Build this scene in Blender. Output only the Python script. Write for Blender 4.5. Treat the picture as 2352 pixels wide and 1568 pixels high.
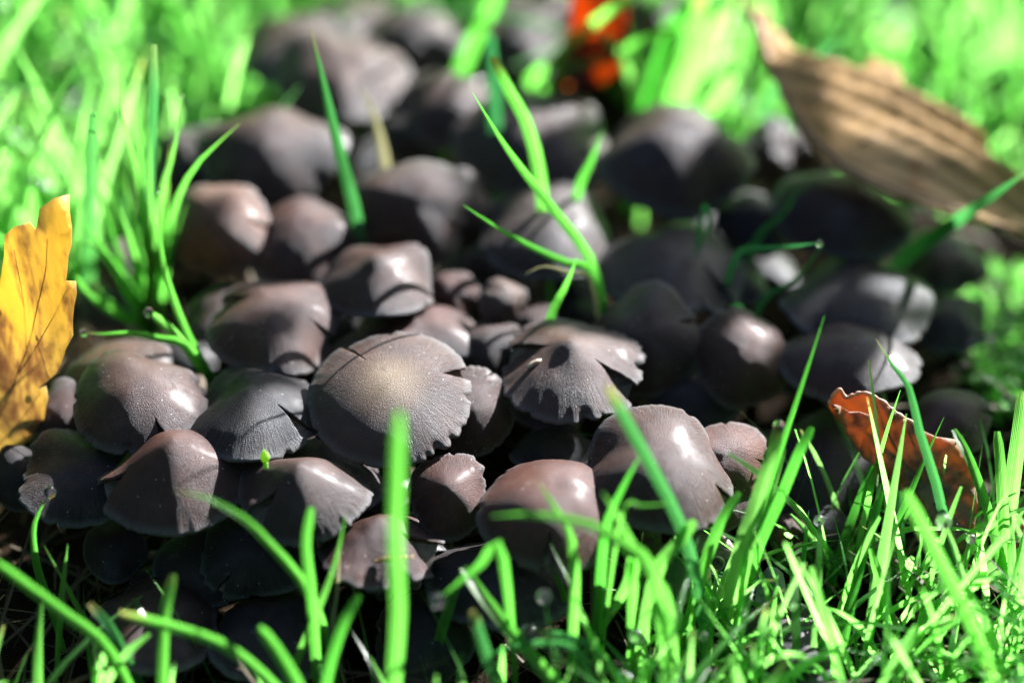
import bpy, math, random
import numpy as np
from mathutils import Vector, Matrix, Euler, noise, geometry

for o in list(bpy.data.objects): bpy.data.objects.remove(o)
sc = bpy.context.scene
COL = sc.collection
R_ = math.radians

# ------------------------------------------------------------------ camera
PITCH = R_(38.0); LENS = 70.0; SENS = 36.0; W, H = 2352.0, 1568.0
FWD = Vector((0, math.cos(PITCH), -math.sin(PITCH)))
UP = Vector((0, math.sin(PITCH), math.cos(PITCH)))
RIGHT = Vector((1, 0, 0))
TARGET = Vector((0, 0, 0.055)); DIST = 0.60
CAM = TARGET - FWD * DIST
cd = bpy.data.cameras.new('camera'); cam = bpy.data.objects.new('camera', cd); COL.objects.link(cam)
cam.location = CAM; cam.rotation_euler = (math.pi / 2 - PITCH, 0, 0)
cd.lens = LENS; cd.sensor_width = SENS; cd.clip_start = 0.01; cd.clip_end = 200
cd.dof.use_dof = True; cd.dof.focus_distance = 0.572; cd.dof.aperture_fstop = 2.5
sc.camera = cam

# ------------------------------------------------------------------ light
SUN_EL = R_(30); SUN_AZ = R_(44)          # low autumn sun, behind the mushrooms and to their right
SUNDIR = Vector((math.cos(SUN_EL) * math.sin(SUN_AZ), math.cos(SUN_EL) * math.cos(SUN_AZ), math.sin(SUN_EL)))
w = bpy.data.worlds.new('World'); sc.world = w; w.use_nodes = True
nt = w.node_tree; bg = nt.nodes['Background']
sky = nt.nodes.new('ShaderNodeTexSky'); sky.sky_type = 'NISHITA'; sky.sun_disc = False
sky.sun_elevation = SUN_EL; sky.sun_rotation = SUN_AZ
nt.links.new(sky.outputs[0], bg.inputs[0]); bg.inputs[1].default_value = 0.05
sl = bpy.data.lights.new('sun', 'SUN'); sl.energy = 5.0; sl.angle = R_(0.5); sl.color = (1.0, 0.99, 0.975)
so = bpy.data.objects.new('sun', sl); COL.objects.link(so)
so.rotation_euler = SUNDIR.to_track_quat('Z', 'Y').to_euler(); so.location = SUNDIR * 5
vs = sc.view_settings; vs.view_transform = 'Standard'; vs.look = 'None'; vs.exposure = 2.5; vs.gamma = 1.0
vs.use_curve_mapping = False
sc.cycles.use_denoising = True
sc.cycles.sample_clamp_indirect = 20.0
sc.cycles.caustics_reflective = False; sc.cycles.caustics_refractive = False
sc.cycles.max_bounces = 8; sc.cycles.transparent_max_bounces = 12

# ------------------------------------------------------------------ placing helpers
def ray(u, v):
    k = SENS / LENS / W
    return RIGHT * ((u - W / 2) * k) + UP * (-(v - H / 2) * k) + FWD
def on_z(u, v, z):
    d = ray(u, v); t = (z - CAM.z) / d.z; return CAM + d * t
def on_y(u, v, y):
    d = ray(u, v); t = (y - CAM.y) / d.y; return CAM + d * t
def on_plane(u, v, p0, n):
    d = ray(u, v); t = (p0 - CAM).dot(n) / d.dot(n); return CAM + d * t
def pxsize(p):                       # metres per picture unit at the depth of p
    return (p - CAM).dot(FWD) * SENS / LENS / W
def elev(v):
    return PITCH + math.atan((v - H / 2) * SENS / LENS / W)

def thing(name, label, cat, loc=(0, 0, 0), group=None):
    o = bpy.data.objects.new(name, None); COL.objects.link(o); o.location = loc
    o.empty_display_size = 0.005
    o['label'] = label; o['category'] = cat
    if group: o['group'] = group
    return o
def tag(o, label, cat, group=None):
    o['label'] = label; o['category'] = cat
    if group: o['group'] = group
    return o
def mesh_obj(name, verts, faces, mat, parent=None, smooth=True, attrs=None, loc=None):
    me = bpy.data.meshes.new(name); me.from_pydata(verts, [], faces)
    if smooth: me.polygons.foreach_set('use_smooth', [True] * len(me.polygons))
    for an, (ty, data) in (attrs or {}).items():
        a = me.attributes.new(an, ty, 'POINT')
        key = 'value' if ty == 'FLOAT' else 'vector'
        a.data.foreach_set(key, np.asarray(data, dtype=np.float32).ravel())
    me.update()
    o = bpy.data.objects.new(name, me); COL.objects.link(o)
    if mat: me.materials.append(mat)
    if parent:
        o.parent = parent
    if loc is not None: o.location = loc
    return o
def catmull(pts, n):
    P = [Vector(p) for p in pts]
    if len(P) == 2: return [P[0].lerp(P[1], i / (n - 1)) for i in range(n)]
    P = [P[0] * 2 - P[1]] + P + [P[-1] * 2 - P[-2]]
    m = len(P) - 3; out = []
    for i in range(n):
        f = i / (n - 1) * m; k = min(int(f), m - 1); t = f - k
        a, b, c, d = P[k:k + 4]
        out.append(0.5 * ((2 * b) + (c - a) * t + (2 * a - 5 * b + 4 * c - d) * t * t + (3 * b - a - 3 * c + d) * t ** 3))
    return out
def tube_geo(pts, radii, sides=8, closed=True):
    vs_, fs = [], []
    prev = None
    for i, p in enumerate(pts):
        t = (pts[min(i + 1, len(pts) - 1)] - pts[max(i - 1, 0)]).normalized()
        a = prev - t * prev.dot(t) if prev is not None else t.orthogonal()
        a.normalize(); b = t.cross(a); prev = a
        for k in range(sides):
            q = 2 * math.pi * k / sides
            vs_.append(p + (a * math.cos(q) + b * math.sin(q)) * radii[i])
    for i in range(len(pts) - 1):
        for k in range(sides):
            k2 = (k + 1) % sides
            fs.append((i * sides + k, i * sides + k2, (i + 1) * sides + k2, (i + 1) * sides + k))
    if closed:
        fs.append(tuple(range(sides))[::-1]); fs.append(tuple((len(pts) - 1) * sides + k for k in range(sides)))
    return vs_, fs
def ellipsoid_geo(c, r, rot=None, nu=12, nv=8):
    rot = rot or Matrix.Identity(3); v, f = [], []
    for j in range(nv + 1):
        ph = math.pi * j / nv
        for i in range(nu):
            th = 2 * math.pi * i / nu
            v.append(c + rot @ Vector((r[0] * math.sin(ph) * math.cos(th), r[1] * math.sin(ph) * math.sin(th), r[2] * math.cos(ph))))
    for j in range(nv):
        for i in range(nu):
            i2 = (i + 1) % nu
            f.append((j * nu + i, (j + 1) * nu + i, (j + 1) * nu + i2, j * nu + i2))
    return v, f

# ------------------------------------------------------------------ materials
class NT:
    def __init__(s, name):
        s.m = bpy.data.materials.new(name); s.m.use_nodes = True; s.t = s.m.node_tree
        s.t.nodes.clear(); s.out = s.n('ShaderNodeOutputMaterial')
    def n(s, ty, **kw):
        x = s.t.nodes.new(ty)
        for k, v in kw.items(): setattr(x, k, v)
        return x
    def l(s, a, b): s.t.links.new(a, b)
    def put(s, sock, v):
        if hasattr(v, 'is_output'): s.l(v, sock)
        else: sock.default_value = v
    def math(s, op, a, b=0.0, c=None):
        x = s.n('ShaderNodeMath', operation=op); s.put(x.inputs[0], a); s.put(x.inputs[1], b)
        if c is not None: s.put(x.inputs[2], c)
        return x.outputs[0]
    def ramp(s, v, lo, hi, a=0.0, b=1.0):
        x = s.n('ShaderNodeMapRange'); x.interpolation_type = 'SMOOTHSTEP'
        s.put(x.inputs[0], v); x.inputs[1].default_value = lo; x.inputs[2].default_value = hi
        s.put(x.inputs[3], a); s.put(x.inputs[4], b); return x.outputs[0]
    def mix(s, f, a, b, mode='MIX'):
        x = s.n('ShaderNodeMix', data_type='RGBA', blend_type=mode)
        s.put(x.inputs[0], f)
        for k, v in ((6, a), (7, b)):
            if isinstance(v, tuple): v = v if len(v) == 4 else (*v, 1)
            s.put(x.inputs[k], v)
        return x.outputs[2]
    def noise(s, vec, scale, detail=3, rough=0.55, dist=0.0):
        x = s.n('ShaderNodeTexNoise'); x.inputs['Scale'].default_value = scale; x.inputs['Detail'].default_value = detail
        x.inputs['Roughness'].default_value = rough; x.inputs['Distortion'].default_value = dist
        if vec is not None: s.l(vec, x.inputs['Vector'])
        return x.outputs['Fac']
    def attr(s, name, out='Fac'):
        x = s.n('ShaderNodeAttribute'); x.attribute_name = name; return x.outputs[out]
    def vmul(s, a, b):
        x = s.n('ShaderNodeVectorMath', operation='MULTIPLY'); s.put(x.inputs[0], a); s.put(x.inputs[1], b); return x.outputs[0]
    def vadd(s, a, b):
        x = s.n('ShaderNodeVectorMath', operation='ADD'); s.put(x.inputs[0], a); s.put(x.inputs[1], b); return x.outputs[0]
    def bump(s, h, dist, strength=1.0, prev=None):
        x = s.n('ShaderNodeBump'); x.inputs['Strength'].default_value = strength; x.inputs['Distance'].default_value = dist
        s.l(h, x.inputs['Height'])
        if prev is not None: s.l(prev, x.inputs['Normal'])
        return x.outputs[0]
    def bsdf(s, **kw):
        x = s.n('ShaderNodeBsdfPrincipled')
        for k, v in kw.items():
            k = k.replace('_', ' ')
            if isinstance(v, tuple) and len(v) == 3: v = (*v, 1)
            s.put(x.inputs[k], v)
        return x
    def surf(s, sh): s.l(sh, s.out.inputs[0]); return s.m

def mat_cap():
    t = NT('mushroom_cap')
    oi = t.n('ShaderNodeObjectInfo'); tc = t.n('ShaderNodeTexCoord')
    rnd = t.math('MULTIPLY', oi.outputs['Random'], 37.0)
    cx = t.n('ShaderNodeCombineXYZ')
    for i in range(3): t.l(rnd, cx.inputs[i])
    pol = t.vadd(t.attr('polar', 'Vector'), cx.outputs[0])
    obj = t.vadd(tc.outputs['Object'], cx.outputs[0])
    s = t.attr('rad')
    streak = t.noise(t.vmul(pol, (26, 26, 2.2)), 1.0, 4, 0.6)
    streak2 = t.noise(t.vmul(pol, (70, 70, 9)), 1.0, 3, 0.6, 0.3)
    blot = t.noise(obj, 70, 3, 0.6)
    grain = t.noise(obj, 2600, 2, 0.7)
    fleck = t.noise(obj, 420, 4, 0.7)
    col = t.mix(t.ramp(blot, 0.35, 0.65), oi.outputs['Color'], t.mix(1.0, oi.outputs['Color'], (0.62, 0.62, 0.64), 'MULTIPLY'))
    col = t.mix(t.math('MULTIPLY', t.ramp(streak, 0.42, 0.62), t.ramp(s, 0.25, 0.9, 0.08, 0.45)), col, (0.045, 0.040, 0.040))
    pale = t.math('MULTIPLY', t.ramp(s, 0.02, 0.62, 1.0, 0.0), oi.outputs['Alpha'])
    col = t.mix(pale, col, (0.30, 0.225, 0.14))
    col = t.mix(t.ramp(s, 0.88, 1.0, 0.0, 0.55), col, (0.13, 0.13, 0.13))
    col = t.mix(t.math('MULTIPLY', t.ramp(fleck, 0.67, 0.72), 0.5), col, (0.15, 0.20, 0.20))
    dust = t.math('MULTIPLY', t.ramp(t.noise(obj, 130, 5, 0.75), 0.52, 0.72), t.ramp(t.noise(obj, 900, 3, 0.8), 0.40, 0.62))
    col = t.mix(t.math('MULTIPLY', dust, 0.30), col, (0.17, 0.125, 0.10))
    pit = t.math('MULTIPLY', t.ramp(t.noise(obj, 300, 4, 0.7), 0.62, 0.70), 0.6)
    col = t.mix(pit, col, (0.02, 0.016, 0.015))
    vor = t.n('ShaderNodeTexVoronoi'); vor.inputs['Scale'].default_value = 330; t.l(obj, vor.inputs['Vector'])
    speck = t.math('LESS_THAN', vor.outputs['Distance'], 0.055)
    col = t.mix(t.math('MULTIPLY', speck, 0.8), col, (0.6, 0.58, 0.54))
    sm = t.math('MULTIPLY', t.ramp(s, 0.3, 0.95, 0.12, 1.0), t.math('ADD', t.math('MULTIPLY', streak2, 0.6), t.math('MULTIPLY', streak, 0.5)))
    b1 = t.bump(sm, 0.0007, 0.9)
    b2 = t.bump(grain, 0.00045, 0.65, t.bump(t.noise(t.vmul(pol, (46, 46, 14)), 1.0, 4, 0.7), 0.0003, 0.5, b1))
    rough = t.ramp(t.noise(obj, 110, 3, 0.6), 0.3, 0.7, 0.36, 0.58)
    p = t.bsdf(Base_Color=col, Roughness=rough, Specular_IOR_Level=0.28, Specular_Tint=(0.76, 0.88, 1.0), Normal=b2,
               Coat_Weight=t.ramp(t.noise(obj, 55, 3, 0.65), 0.50, 0.68, 0.0, 0.24), Coat_Roughness=0.34)
    return t.surf(p.outputs[0])
def mat_simple(name, c1, c2, scale, rough=0.7, bump=0.0005, bscale=None, spec=0.4, trans=None, tw=0.4):
    t = NT(name); tc = t.n('ShaderNodeTexCoord'); o = tc.outputs['Object']
    n1 = t.noise(o, scale, 4, 0.6)
    col = t.mix(t.ramp(n1, 0.35, 0.65), c1, c2)
    b = t.bump(t.noise(o, bscale or scale * 4, 4, 0.65), bump, 0.8)
    p = t.bsdf(Base_Color=col, Roughness=rough, Specular_IOR_Level=spec, Normal=b)
    if trans:
        tr = t.n('ShaderNodeBsdfTranslucent'); t.put(tr.inputs[0], (*trans, 1)); t.l(b, tr.inputs[1])
        m = t.n('ShaderNodeMixShader'); m.inputs[0].default_value = tw
        t.l(p.outputs[0], m.inputs[1]); t.l(tr.outputs[0], m.inputs[2]); return t.surf(m.outputs[0])
    return t.surf(p.outputs[0])
def mat_grass(name='grass', lo=(0.030, 0.12, 0.020), hi=(0.055, 0.18, 0.028), tlo=(0.07, 0.46, 0.04), thi=(0.20, 0.70, 0.09), tw=0.58, rough=0.3, spec=0.5):
    t = NT(name)
    var = t.attr('var'); tt = t.attr('along'); ac = t.attr('across')
    tc = t.n('ShaderNodeTexCoord')
    nz = t.noise(tc.outputs['Object'], 160, 3)
    f = t.math('ADD', t.math('MULTIPLY', var, 0.8), t.math('MULTIPLY', nz, 0.3))
    col = t.mix(f, lo, hi); tcol = t.mix(f, tlo, thi)
    dry = t.math('MULTIPLY', t.ramp(tt, 0.86, 1.0, 0.0, 0.7), t.ramp(var, 0.72, 0.9))
    col = t.mix(dry, col, (0.32, 0.24, 0.10)); tcol = t.mix(dry, tcol, (0.5, 0.36, 0.12))
    base = t.ramp(tt, 0.0, 0.25, 0.5, 0.0)
    col = t.mix(base, col, (0.16, 0.18, 0.06))
    cv = t.n('ShaderNodeCombineXYZ'); t.l(t.math('MULTIPLY', ac, 5.0), cv.inputs[0]); t.l(t.math('MULTIPLY', tt, 1.6), cv.inputs[1]); t.l(t.math('MULTIPLY', var, 60.0), cv.inputs[2])
    st = t.ramp(t.noise(cv.outputs[0], 1.6, 4, 0.6), 0.38, 0.66)
    col = t.mix(t.math('MULTIPLY', st, 0.55), col, t.mix(1.0, col, (0.45, 0.5, 0.5), 'MULTIPLY')); tcol = t.mix(t.math('MULTIPLY', st, 0.6), tcol, t.mix(1.0, tcol, (0.45, 0.55, 0.4), 'MULTIPLY'))
    mid = t.ramp(t.math('ABSOLUTE', ac), 0.0, 0.16, 0.5, 0.0); tcol = t.mix(mid, tcol, t.mix(1.0, tcol, (0.5, 0.55, 0.4), 'MULTIPLY'))
    blem = t.math('MULTIPLY', t.ramp(t.noise(tc.outputs['Object'], 420, 3, 0.7), 0.66, 0.74), 0.6); col = t.mix(blem, col, (0.20, 0.15, 0.06)); tcol = t.mix(blem, tcol, (0.3, 0.22, 0.06))
    rib = t.math('SINE', t.math('MULTIPLY', ac, 26.0))
    b = t.bump(rib, 0.00012, 0.5)
    p = t.bsdf(Base_Color=col, Roughness=rough, Specular_IOR_Level=spec, Normal=b)
    tr = t.n('ShaderNodeBsdfTranslucent'); t.l(tcol, tr.inputs[0]); t.l(b, tr.inputs[1])
    m = t.n('ShaderNodeMixShader'); m.inputs[0].default_value = tw
    t.l(p.outputs[0], m.inputs[1]); t.l(tr.outputs[0], m.inputs[2])
    return t.surf(m.outputs[0])
def mat_leaf(name, base, spot, edge, tbase, tspot, tw=0.55, scale=45, lo=0.5, hi=0.62, rough=0.5, stretch=(1, 1, 1)):
    t = NT(name); tc = t.n('ShaderNodeTexCoord'); o = t.vmul(tc.outputs['Object'], stretch)
    n1 = t.noise(o, scale, 5, 0.62, 0.4); n2 = t.noise(o, scale * 6, 4, 0.6); n3 = t.noise(o, scale * 0.45, 2)
    f = t.ramp(t.math('ADD', t.math('MULTIPLY', n1, 0.75), t.math('MULTIPLY', n2, 0.25)), lo, hi)
    col = t.mix(f, t.mix(t.ramp(n3, 0.35, 0.65), base, edge), spot)
    tcol = t.mix(f, t.mix(t.ramp(n3, 0.35, 0.65), tbase, t.mix(0.5, tbase, edge)), tspot)
    b = t.bump(n2, 0.0006, 0.8)
    p = t.bsdf(Base_Color=col, Roughness=rough, Specular_IOR_Level=0.45, Normal=b)
    tr = t.n('ShaderNodeBsdfTranslucent'); t.l(tcol, tr.inputs[0]); t.l(b, tr.inputs[1])
    m = t.n('ShaderNodeMixShader'); m.inputs[0].default_value = tw
    t.l(p.outputs[0], m.inputs[1]); t.l(tr.outputs[0], m.inputs[2])
    return t.surf(m.outputs[0])
def mat_drop(name='dewdrop', rough=0.05):
    t = NT(name); p = t.bsdf(Base_Color=(1, 1, 1), Roughness=rough, IOR=1.33, Transmission_Weight=1.0, Specular_IOR_Level=0.5)
    return t.surf(p.outputs[0])

M_CAP = mat_cap()
M_GILL = mat_simple('gills', (0.10, 0.085, 0.065), (0.20, 0.17, 0.13), 200, 0.8, trans=(0.25, 0.18, 0.10), tw=0.25)
M_STEM = mat_simple('mushroom_stem', (0.20, 0.16, 0.12), (0.11, 0.085, 0.06), 120, 0.65)
M_GRASS = mat_grass()
M_GRASS_DARK = mat_grass('grass_bluish', (0.02, 0.10, 0.045), (0.035, 0.14, 0.05), (0.04, 0.26, 0.08), (0.08, 0.36, 0.08), 0.42, 0.25)
M_GRASS_LIME = mat_grass('grass_lime', (0.07, 0.19, 0.03), (0.12, 0.26, 0.05), (0.14, 0.60, 0.06), (0.28, 0.74, 0.14), 0.55, 0.28)
M_LAWN = mat_grass('lawn_blades', (0.045, 0.17, 0.04), (0.08, 0.21, 0.06), (0.16, 0.68, 0.07), (0.40, 0.88, 0.23), 0.72, 0.2, 0.8)
M_WET = mat_grass('wet_grass', (0.05, 0.17, 0.05), (0.08, 0.21, 0.07), (0.12, 0.55, 0.10), (0.25, 0.7, 0.2), 0.4, 0.17, 1.0)
M_THATCH = mat_grass('dead_grass', (0.05, 0.035, 0.02), (0.14, 0.10, 0.05), (0.06, 0.04, 0.02), (0.16, 0.11, 0.05), 0.3, 0.6)
M_STRAW = mat_grass('grass_dry', (0.30, 0.27, 0.15), (0.40, 0.36, 0.22), (0.45, 0.42, 0.22), (0.5, 0.45, 0.25), 0.4, 0.4)
M_SOIL = mat_simple('soil', (0.006, 0.004, 0.0025), (0.016, 0.010, 0.006), 60, 0.9, 0.004, 220, spec=0.03)
M_DROP = mat_drop(); M_DEW = mat_drop('dew', 0.32)

# ------------------------------------------------------------------ ground
def build_ground():
    n = 90; ext = 0.6; v, f = [], []
    for j in range(n + 1):
        for i in range(n + 1):
            x = -ext + 2 * ext * i / n; y = -ext + 0.1 + 2 * ext * j / n
            e = max(abs(x), abs(y - 0.1)) / ext
            z = (noise.noise(Vector((x * 25, y * 25, 3))) * 0.004 + noise.noise(Vector((x * 90, y * 90, 9))) * 0.0015) * max(0, 1 - e ** 6)
            v.append((x, y, z))
    for j in range(n):
        for i in range(n):
            a = j * (n + 1) + i; f.append((a, a + 1, a + n + 2, a + n + 1))
    c = [0, n, (n + 1) * (n + 1) - 1, (n + 1) * n]
    b0 = len(v); E = 60
    v += [(-E, -E, 0), (E, -E, 0), (E, E, 0), (-E, E, 0)]
    bottom = [i for i in range(n + 1)]; top = [n * (n + 1) + i for i in range(n + 1)]
    left = [j * (n + 1) for j in range(n + 1)]; right = [j * (n + 1) + n for j in range(n + 1)]
    f += [tuple([b0, b0 + 1] + bottom[::-1]), tuple([b0 + 2, b0 + 3] + top), tuple([b0 + 1, b0 + 2] + right[::-1]), tuple([b0 + 3, b0] + left)]
    g = mesh_obj('ground', v, f, M_SOIL); g['kind'] = 'structure'; g['label'] = 'dark damp soil under the mushrooms and grass'
    return g
build_ground()

# ------------------------------------------------------------------ mushrooms
BROWN = (0.150, 0.090, 0.068); RED = (0.170, 0.088, 0.062); SHADE_DARK = (0.055, 0.050, 0.054); GREY = (0.115, 0.090, 0.080); TAN = (0.22, 0.165, 0.115)  # the dark tint puts blue-black shade into the colour of shaded caps
def smooth01(x):
    x = max(0.0, min(1.0, x)); return x * x * (3 - 2 * x)
def wrap(a):
    return (a + math.pi) % (2 * math.pi) - math.pi
BASES = []       # where stems meet the soil, to keep the lawn clear of them
CAPS = {}
def cap_surface(R, hr, prof, umbo, lobes, jagamt, splits, notches, seed, bumpy):
    sd = seed * 7.31
    def fn(s, th, side=0, under=False):
        r = R * s; z = R * hr * (1 - s ** prof) + R * umbo * math.exp(-(s / 0.22) ** 2)
        for k, a, ph, b in lobes:
            r += R * a * s * s * math.cos(k * th + ph); z += R * b * s * s * math.cos(k * th + ph + 0.6)
        c, sn = math.cos(th), math.sin(th)
        rag = noise.noise(Vector((c * 9, sn * 9, sd))) * 0.8 + noise.noise(Vector((c * 23, sn * 23, sd))) * 0.25 + abs(noise.noise(Vector((c * 60, sn * 60, sd)))) * 0.5
        r += R * jagamt * rag * smooth01((s - 0.72) / 0.28)
        for a, wdt, dep in notches:
            d = abs(wrap(th - R_(a))) / R_(wdt)
            if d < 1: r -= R * dep * (1 - d) ** 0.7 * smooth01((s - (1 - 1.6 * dep)) / (1.6 * dep))
        dth = 0.0
        for sp in splits:
            d = wrap(th - R_(sp['a'])); sg = side if (side and abs(d) < 1e-6) else (1 if d >= 0 else -1)
            inf = math.exp(-(abs(d) / R_(sp.get('w', 38))) ** 2)
            g = max(0.0, (s - sp['r0']) / (1 - sp['r0']))
            wob = 1 + 0.35 * noise.noise(Vector((s * 9, sp['a'], sd)))
            dth += sg * R_(sp['gap']) * 0.5 * inf * g ** 0.8 * wob
            z += R * (sp.get('l1', 0) if sg > 0 else sp.get('l2', 0)) * inf * smooth01(g)
        th2 = th + dth
        x, y = r * math.cos(th2), r * math.sin(th2)
        z += R * bumpy * (noise.noise(Vector((x / R * 1.7, y / R * 1.7, sd))) + 0.22 * noise.noise(Vector((x / R * 5, y / R * 5, sd + 4))))
        if under:
            t = R * (0.035 + 0.12 * (1 - s))
            z -= t; x *= 0.985; y *= 0.985
        return Vector((x, y, z))
    return fn
def make_cap(fn, splits, parent, nth, nr, color, pale, R):
    cols = [(2 * math.pi * i / nth - math.pi, 0) for i in range(nth)]
    for sp in splits:
        a = wrap(R_(sp['a'])); cols = [c for c in cols if abs(wrap(c[0] - a)) > 0.012]
        cols += [(a, -1), (a, 1)]
    cols.sort(key=lambda c: (c[0], c[1]))
    ss = [0.03 + 0.97 * (i / nr) ** 0.85 for i in range(nr + 1)]
    verts, pol, rad = [], [], []; idx = {}
    for lay in (0, 1):
        verts.append(fn(0, 0, 0, lay == 1)); pol.append((0, 0, 0)); rad.append(0)
    for ci, (th, side) in enumerate(cols):
        for lay in (0, 1):
            for i, s in enumerate(ss):
                if side == 1 and ci and cols[ci - 1][1] == -1 and s <= min(sp['r0'] for sp in splits if abs(wrap(R_(sp['a']) - th)) < 1e-6):
                    idx[ci, lay, i] = idx[ci - 1, lay, i]; continue
                idx[ci, lay, i] = len(verts); verts.append(fn(s, th, side, lay == 1))
                pol.append((math.cos(th), math.sin(th), s)); rad.append(s)
    f = []; n = len(cols)
    for ci in range(n):
        cj = (ci + 1) % n; slit = cols[ci][1] == -1 and cols[cj][1] == 1
        if slit:
            for c, rev in ((ci, False), (cj, True)):
                for i in range(nr):
                    if idx[ci, 0, i + 1] == idx[cj, 0, i + 1]: continue
                    q = (idx[c, 0, i], idx[c, 0, i + 1], idx[c, 1, i + 1], idx[c, 1, i]); f.append(q[::-1] if rev else q)
            continue
        f.append((0, idx[ci, 0, 0], idx[cj, 0, 0])); f.append((1, idx[cj, 1, 0], idx[ci, 1, 0]))
        for i in range(nr):
            f.append((idx[ci, 0, i], idx[ci, 0, i + 1], idx[cj, 0, i + 1], idx[cj, 0, i]))
            f.append((idx[ci, 1, i], idx[cj, 1, i], idx[cj, 1, i + 1], idx[ci, 1, i + 1]))
        f.append((idx[ci, 0, nr], idx[ci, 1, nr], idx[cj, 1, nr], idx[cj, 0, nr]))
    o = mesh_obj('cap', verts, f, M_CAP, parent, True, {'polar': ('FLOAT_VECTOR', pol), 'rad': ('FLOAT', rad)})
    hv = random.Random(len(bpy.data.objects) * 3 + 1); k1 = hv.uniform(.78, 1.2); k2 = hv.uniform(-.1, .1)
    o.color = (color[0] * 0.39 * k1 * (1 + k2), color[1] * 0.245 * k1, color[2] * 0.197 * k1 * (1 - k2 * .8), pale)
    # gills: a ring of folded lamellae under the cap
    gv, gf = [], []; ng = 56; gs = [0.16, 0.45, 0.75, 0.93]
    for k in range(ng * 2):
        th = math.pi * k / ng - math.pi
        for i, s in enumerate(gs):
            p = fn(s, th, 1, True); p.z -= R * (0.004 if k % 2 else (0.13, 0.15, 0.10, 0.012)[i]); gv.append(p)
    for k in range(ng * 2):
        k2 = (k + 1) % (ng * 2)
        for i in range(3): gf.append((k * 4 + i, k2 * 4 + i, k2 * 4 + i + 1, k * 4 + i + 1))
    mesh_obj('gills', gv, gf, M_GILL, o, False)
    return o
MUSH_N = [0]
def mushroom(key, x0, x1, y0, y1, z, label, hr=0.62, prof=2.1, umbo=0.0, roll=0, tint=BROWN, pale=0.0, splits=(), notches=(), jag=0.03, lob=0.11, bumpy=0.024, q=1, seed=None, tilt=None, yaw=0, group=None):
    MUSH_N[0] += 1; seed = seed or MUSH_N[0]; rg = random.Random(seed * 13 + 5)
    z *= 0.001; hr *= 0.72 if tilt is None else 0.9; gx, gy = (x1 - x0) * 0.055, (y1 - y0) * 0.04; x0 -= gx; x1 += gx; y0 -= gy; y1 += gy; aspect = 2 * (y1 - y0) / (x1 - x0); ex = elev((y0 + y1) / 2)
    hh = hr + umbo * 0.7
    def ext(e, h): return math.sin(e) + math.sqrt(math.sin(e) ** 2 + (h * math.cos(e)) ** 2)
    if tilt is None:
        e = R_(20)
        while e < R_(72) and ext(e, hh) < aspect: e += R_(0.5)
        e = max(e, ex - R_(12))
    else: e = ex + R_(tilt)
    cu = (x0 + x1) / 2; Rp = (x1 - x0) / 2; cv = y1 - Rp * math.sin(e)
    c = on_z(cu, cv, z); R = Rp * pxsize(c)
    ti = e - ex
    lobes = [(k, lob * rg.uniform(0.3, 1) / (k * 0.6), rg.uniform(0, 6.28), lob * rg.uniform(0.3, 1.0) / (k * 0.5)) for k in (2, 3, 4, 5)]
    rot = Euler((ti, R_(roll), 0), 'XYZ').to_matrix() @ Euler((0, 0, R_(yaw))).to_matrix()
    nrm = rot @ Vector((0, 0, 1))
    top = c + nrm * (R * hr * 0.8)
    base = Vector((c.x * 0.93 + rg.uniform(-.004, .004), c.y * 0.93 + 0.012 + rg.uniform(-.004, .004), -0.002))
    g = thing('mushroom', label, 'mushroom', base, group)
    if not splits and q >= 1 and rg.random() < 0.5:
        splits = [dict(a=rg.choice((rg.uniform(-150, -20), rg.uniform(-60, 40))), r0=rg.uniform(.5, .75), gap=rg.uniform(5, 11), l1=rg.uniform(-.03, .05), l2=rg.uniform(-.07, .0), w=rg.uniform(14, 26))]
    notches = list(notches) + [(rg.uniform(-180, 180), rg.uniform(1.5, 5.5), rg.uniform(.02, .075)) for _ in range(rg.randint(4, 9))]
    fn = cap_surface(R, hr, prof, umbo, lobes, jag, splits, notches, seed, bumpy)
    nth, nr = ((168, 30), (110, 22), (72, 16))[0 if q == 2 else 1 if q == 1 else 2]
    cap = make_cap(fn, splits, g, nth, nr, tint, pale, R)
    cap.location = c - base; cap.rotation_euler = rot.to_euler()
    t0 = top - base; t1 = t0 - nrm * (R * 1.1)
    if t1.z < 0.006: t1.z = 0.006
    pts = catmull([t0, t1, Vector((t1.x * 0.35, t1.y * 0.35, t1.z * 0.4)), Vector((0, 0, 0))], 9)
    rr = max(0.0018, R * 0.13)
    sv, sf = tube_geo(pts, [rr * (0.9 + 0.35 * i / 8) for i in range(9)], 10)
    mesh_obj('stem', sv, sf, M_STEM, g)
    BASES.append((base.x, base.y)); CAPS[key] = (c, R, rot, fn, cap)
    return g

S = lambda a, r0=0.3, gap=12, l1=0.0, l2=0.0, w=38: dict(a=a, r0=r0, gap=gap, l1=l1, l2=l2, w=w)
m = mushroom
# highest caps in the middle
m('center', 725, 1068, 767, 1058, 54, 'broad flattened mushroom with a pale tan centre and ragged split rim', hr=0.44, prof=2.2, umbo=0.02, bumpy=0.008, tint=(0.20, 0.175, 0.165), pale=0.5, q=2, jag=0.022, lob=0.03,
  splits=[S(128, 0.5, 7, 0.03, -0.05, 16), S(20, 0.66, 8, 0.05, -0.05, 14)], notches=[(-38, 4, .07), (-52, 5, .10), (-60, 3, .06), (-108, 3, .05), (-150, 3, .04), (-25, 3, .05)])
m('behind_center', 742, 925, 772, 900, 46, 'thin brown mushroom rim peeping from behind the tan-centred mushroom', hr=0.5, tint=BROWN, q=1)
m('bell_right', 985, 1173, 820, 1037, 46, 'narrow bell-shaped mushroom with a sunlit ribbed side, wedged against the tan-centred mushroom', hr=0.8, prof=1.9, roll=8, tint=(0.16, 0.11, 0.09), q=2, jag=0.05, lob=.06, notches=[(10, 5, .12), (40, 5, .08)])
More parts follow.
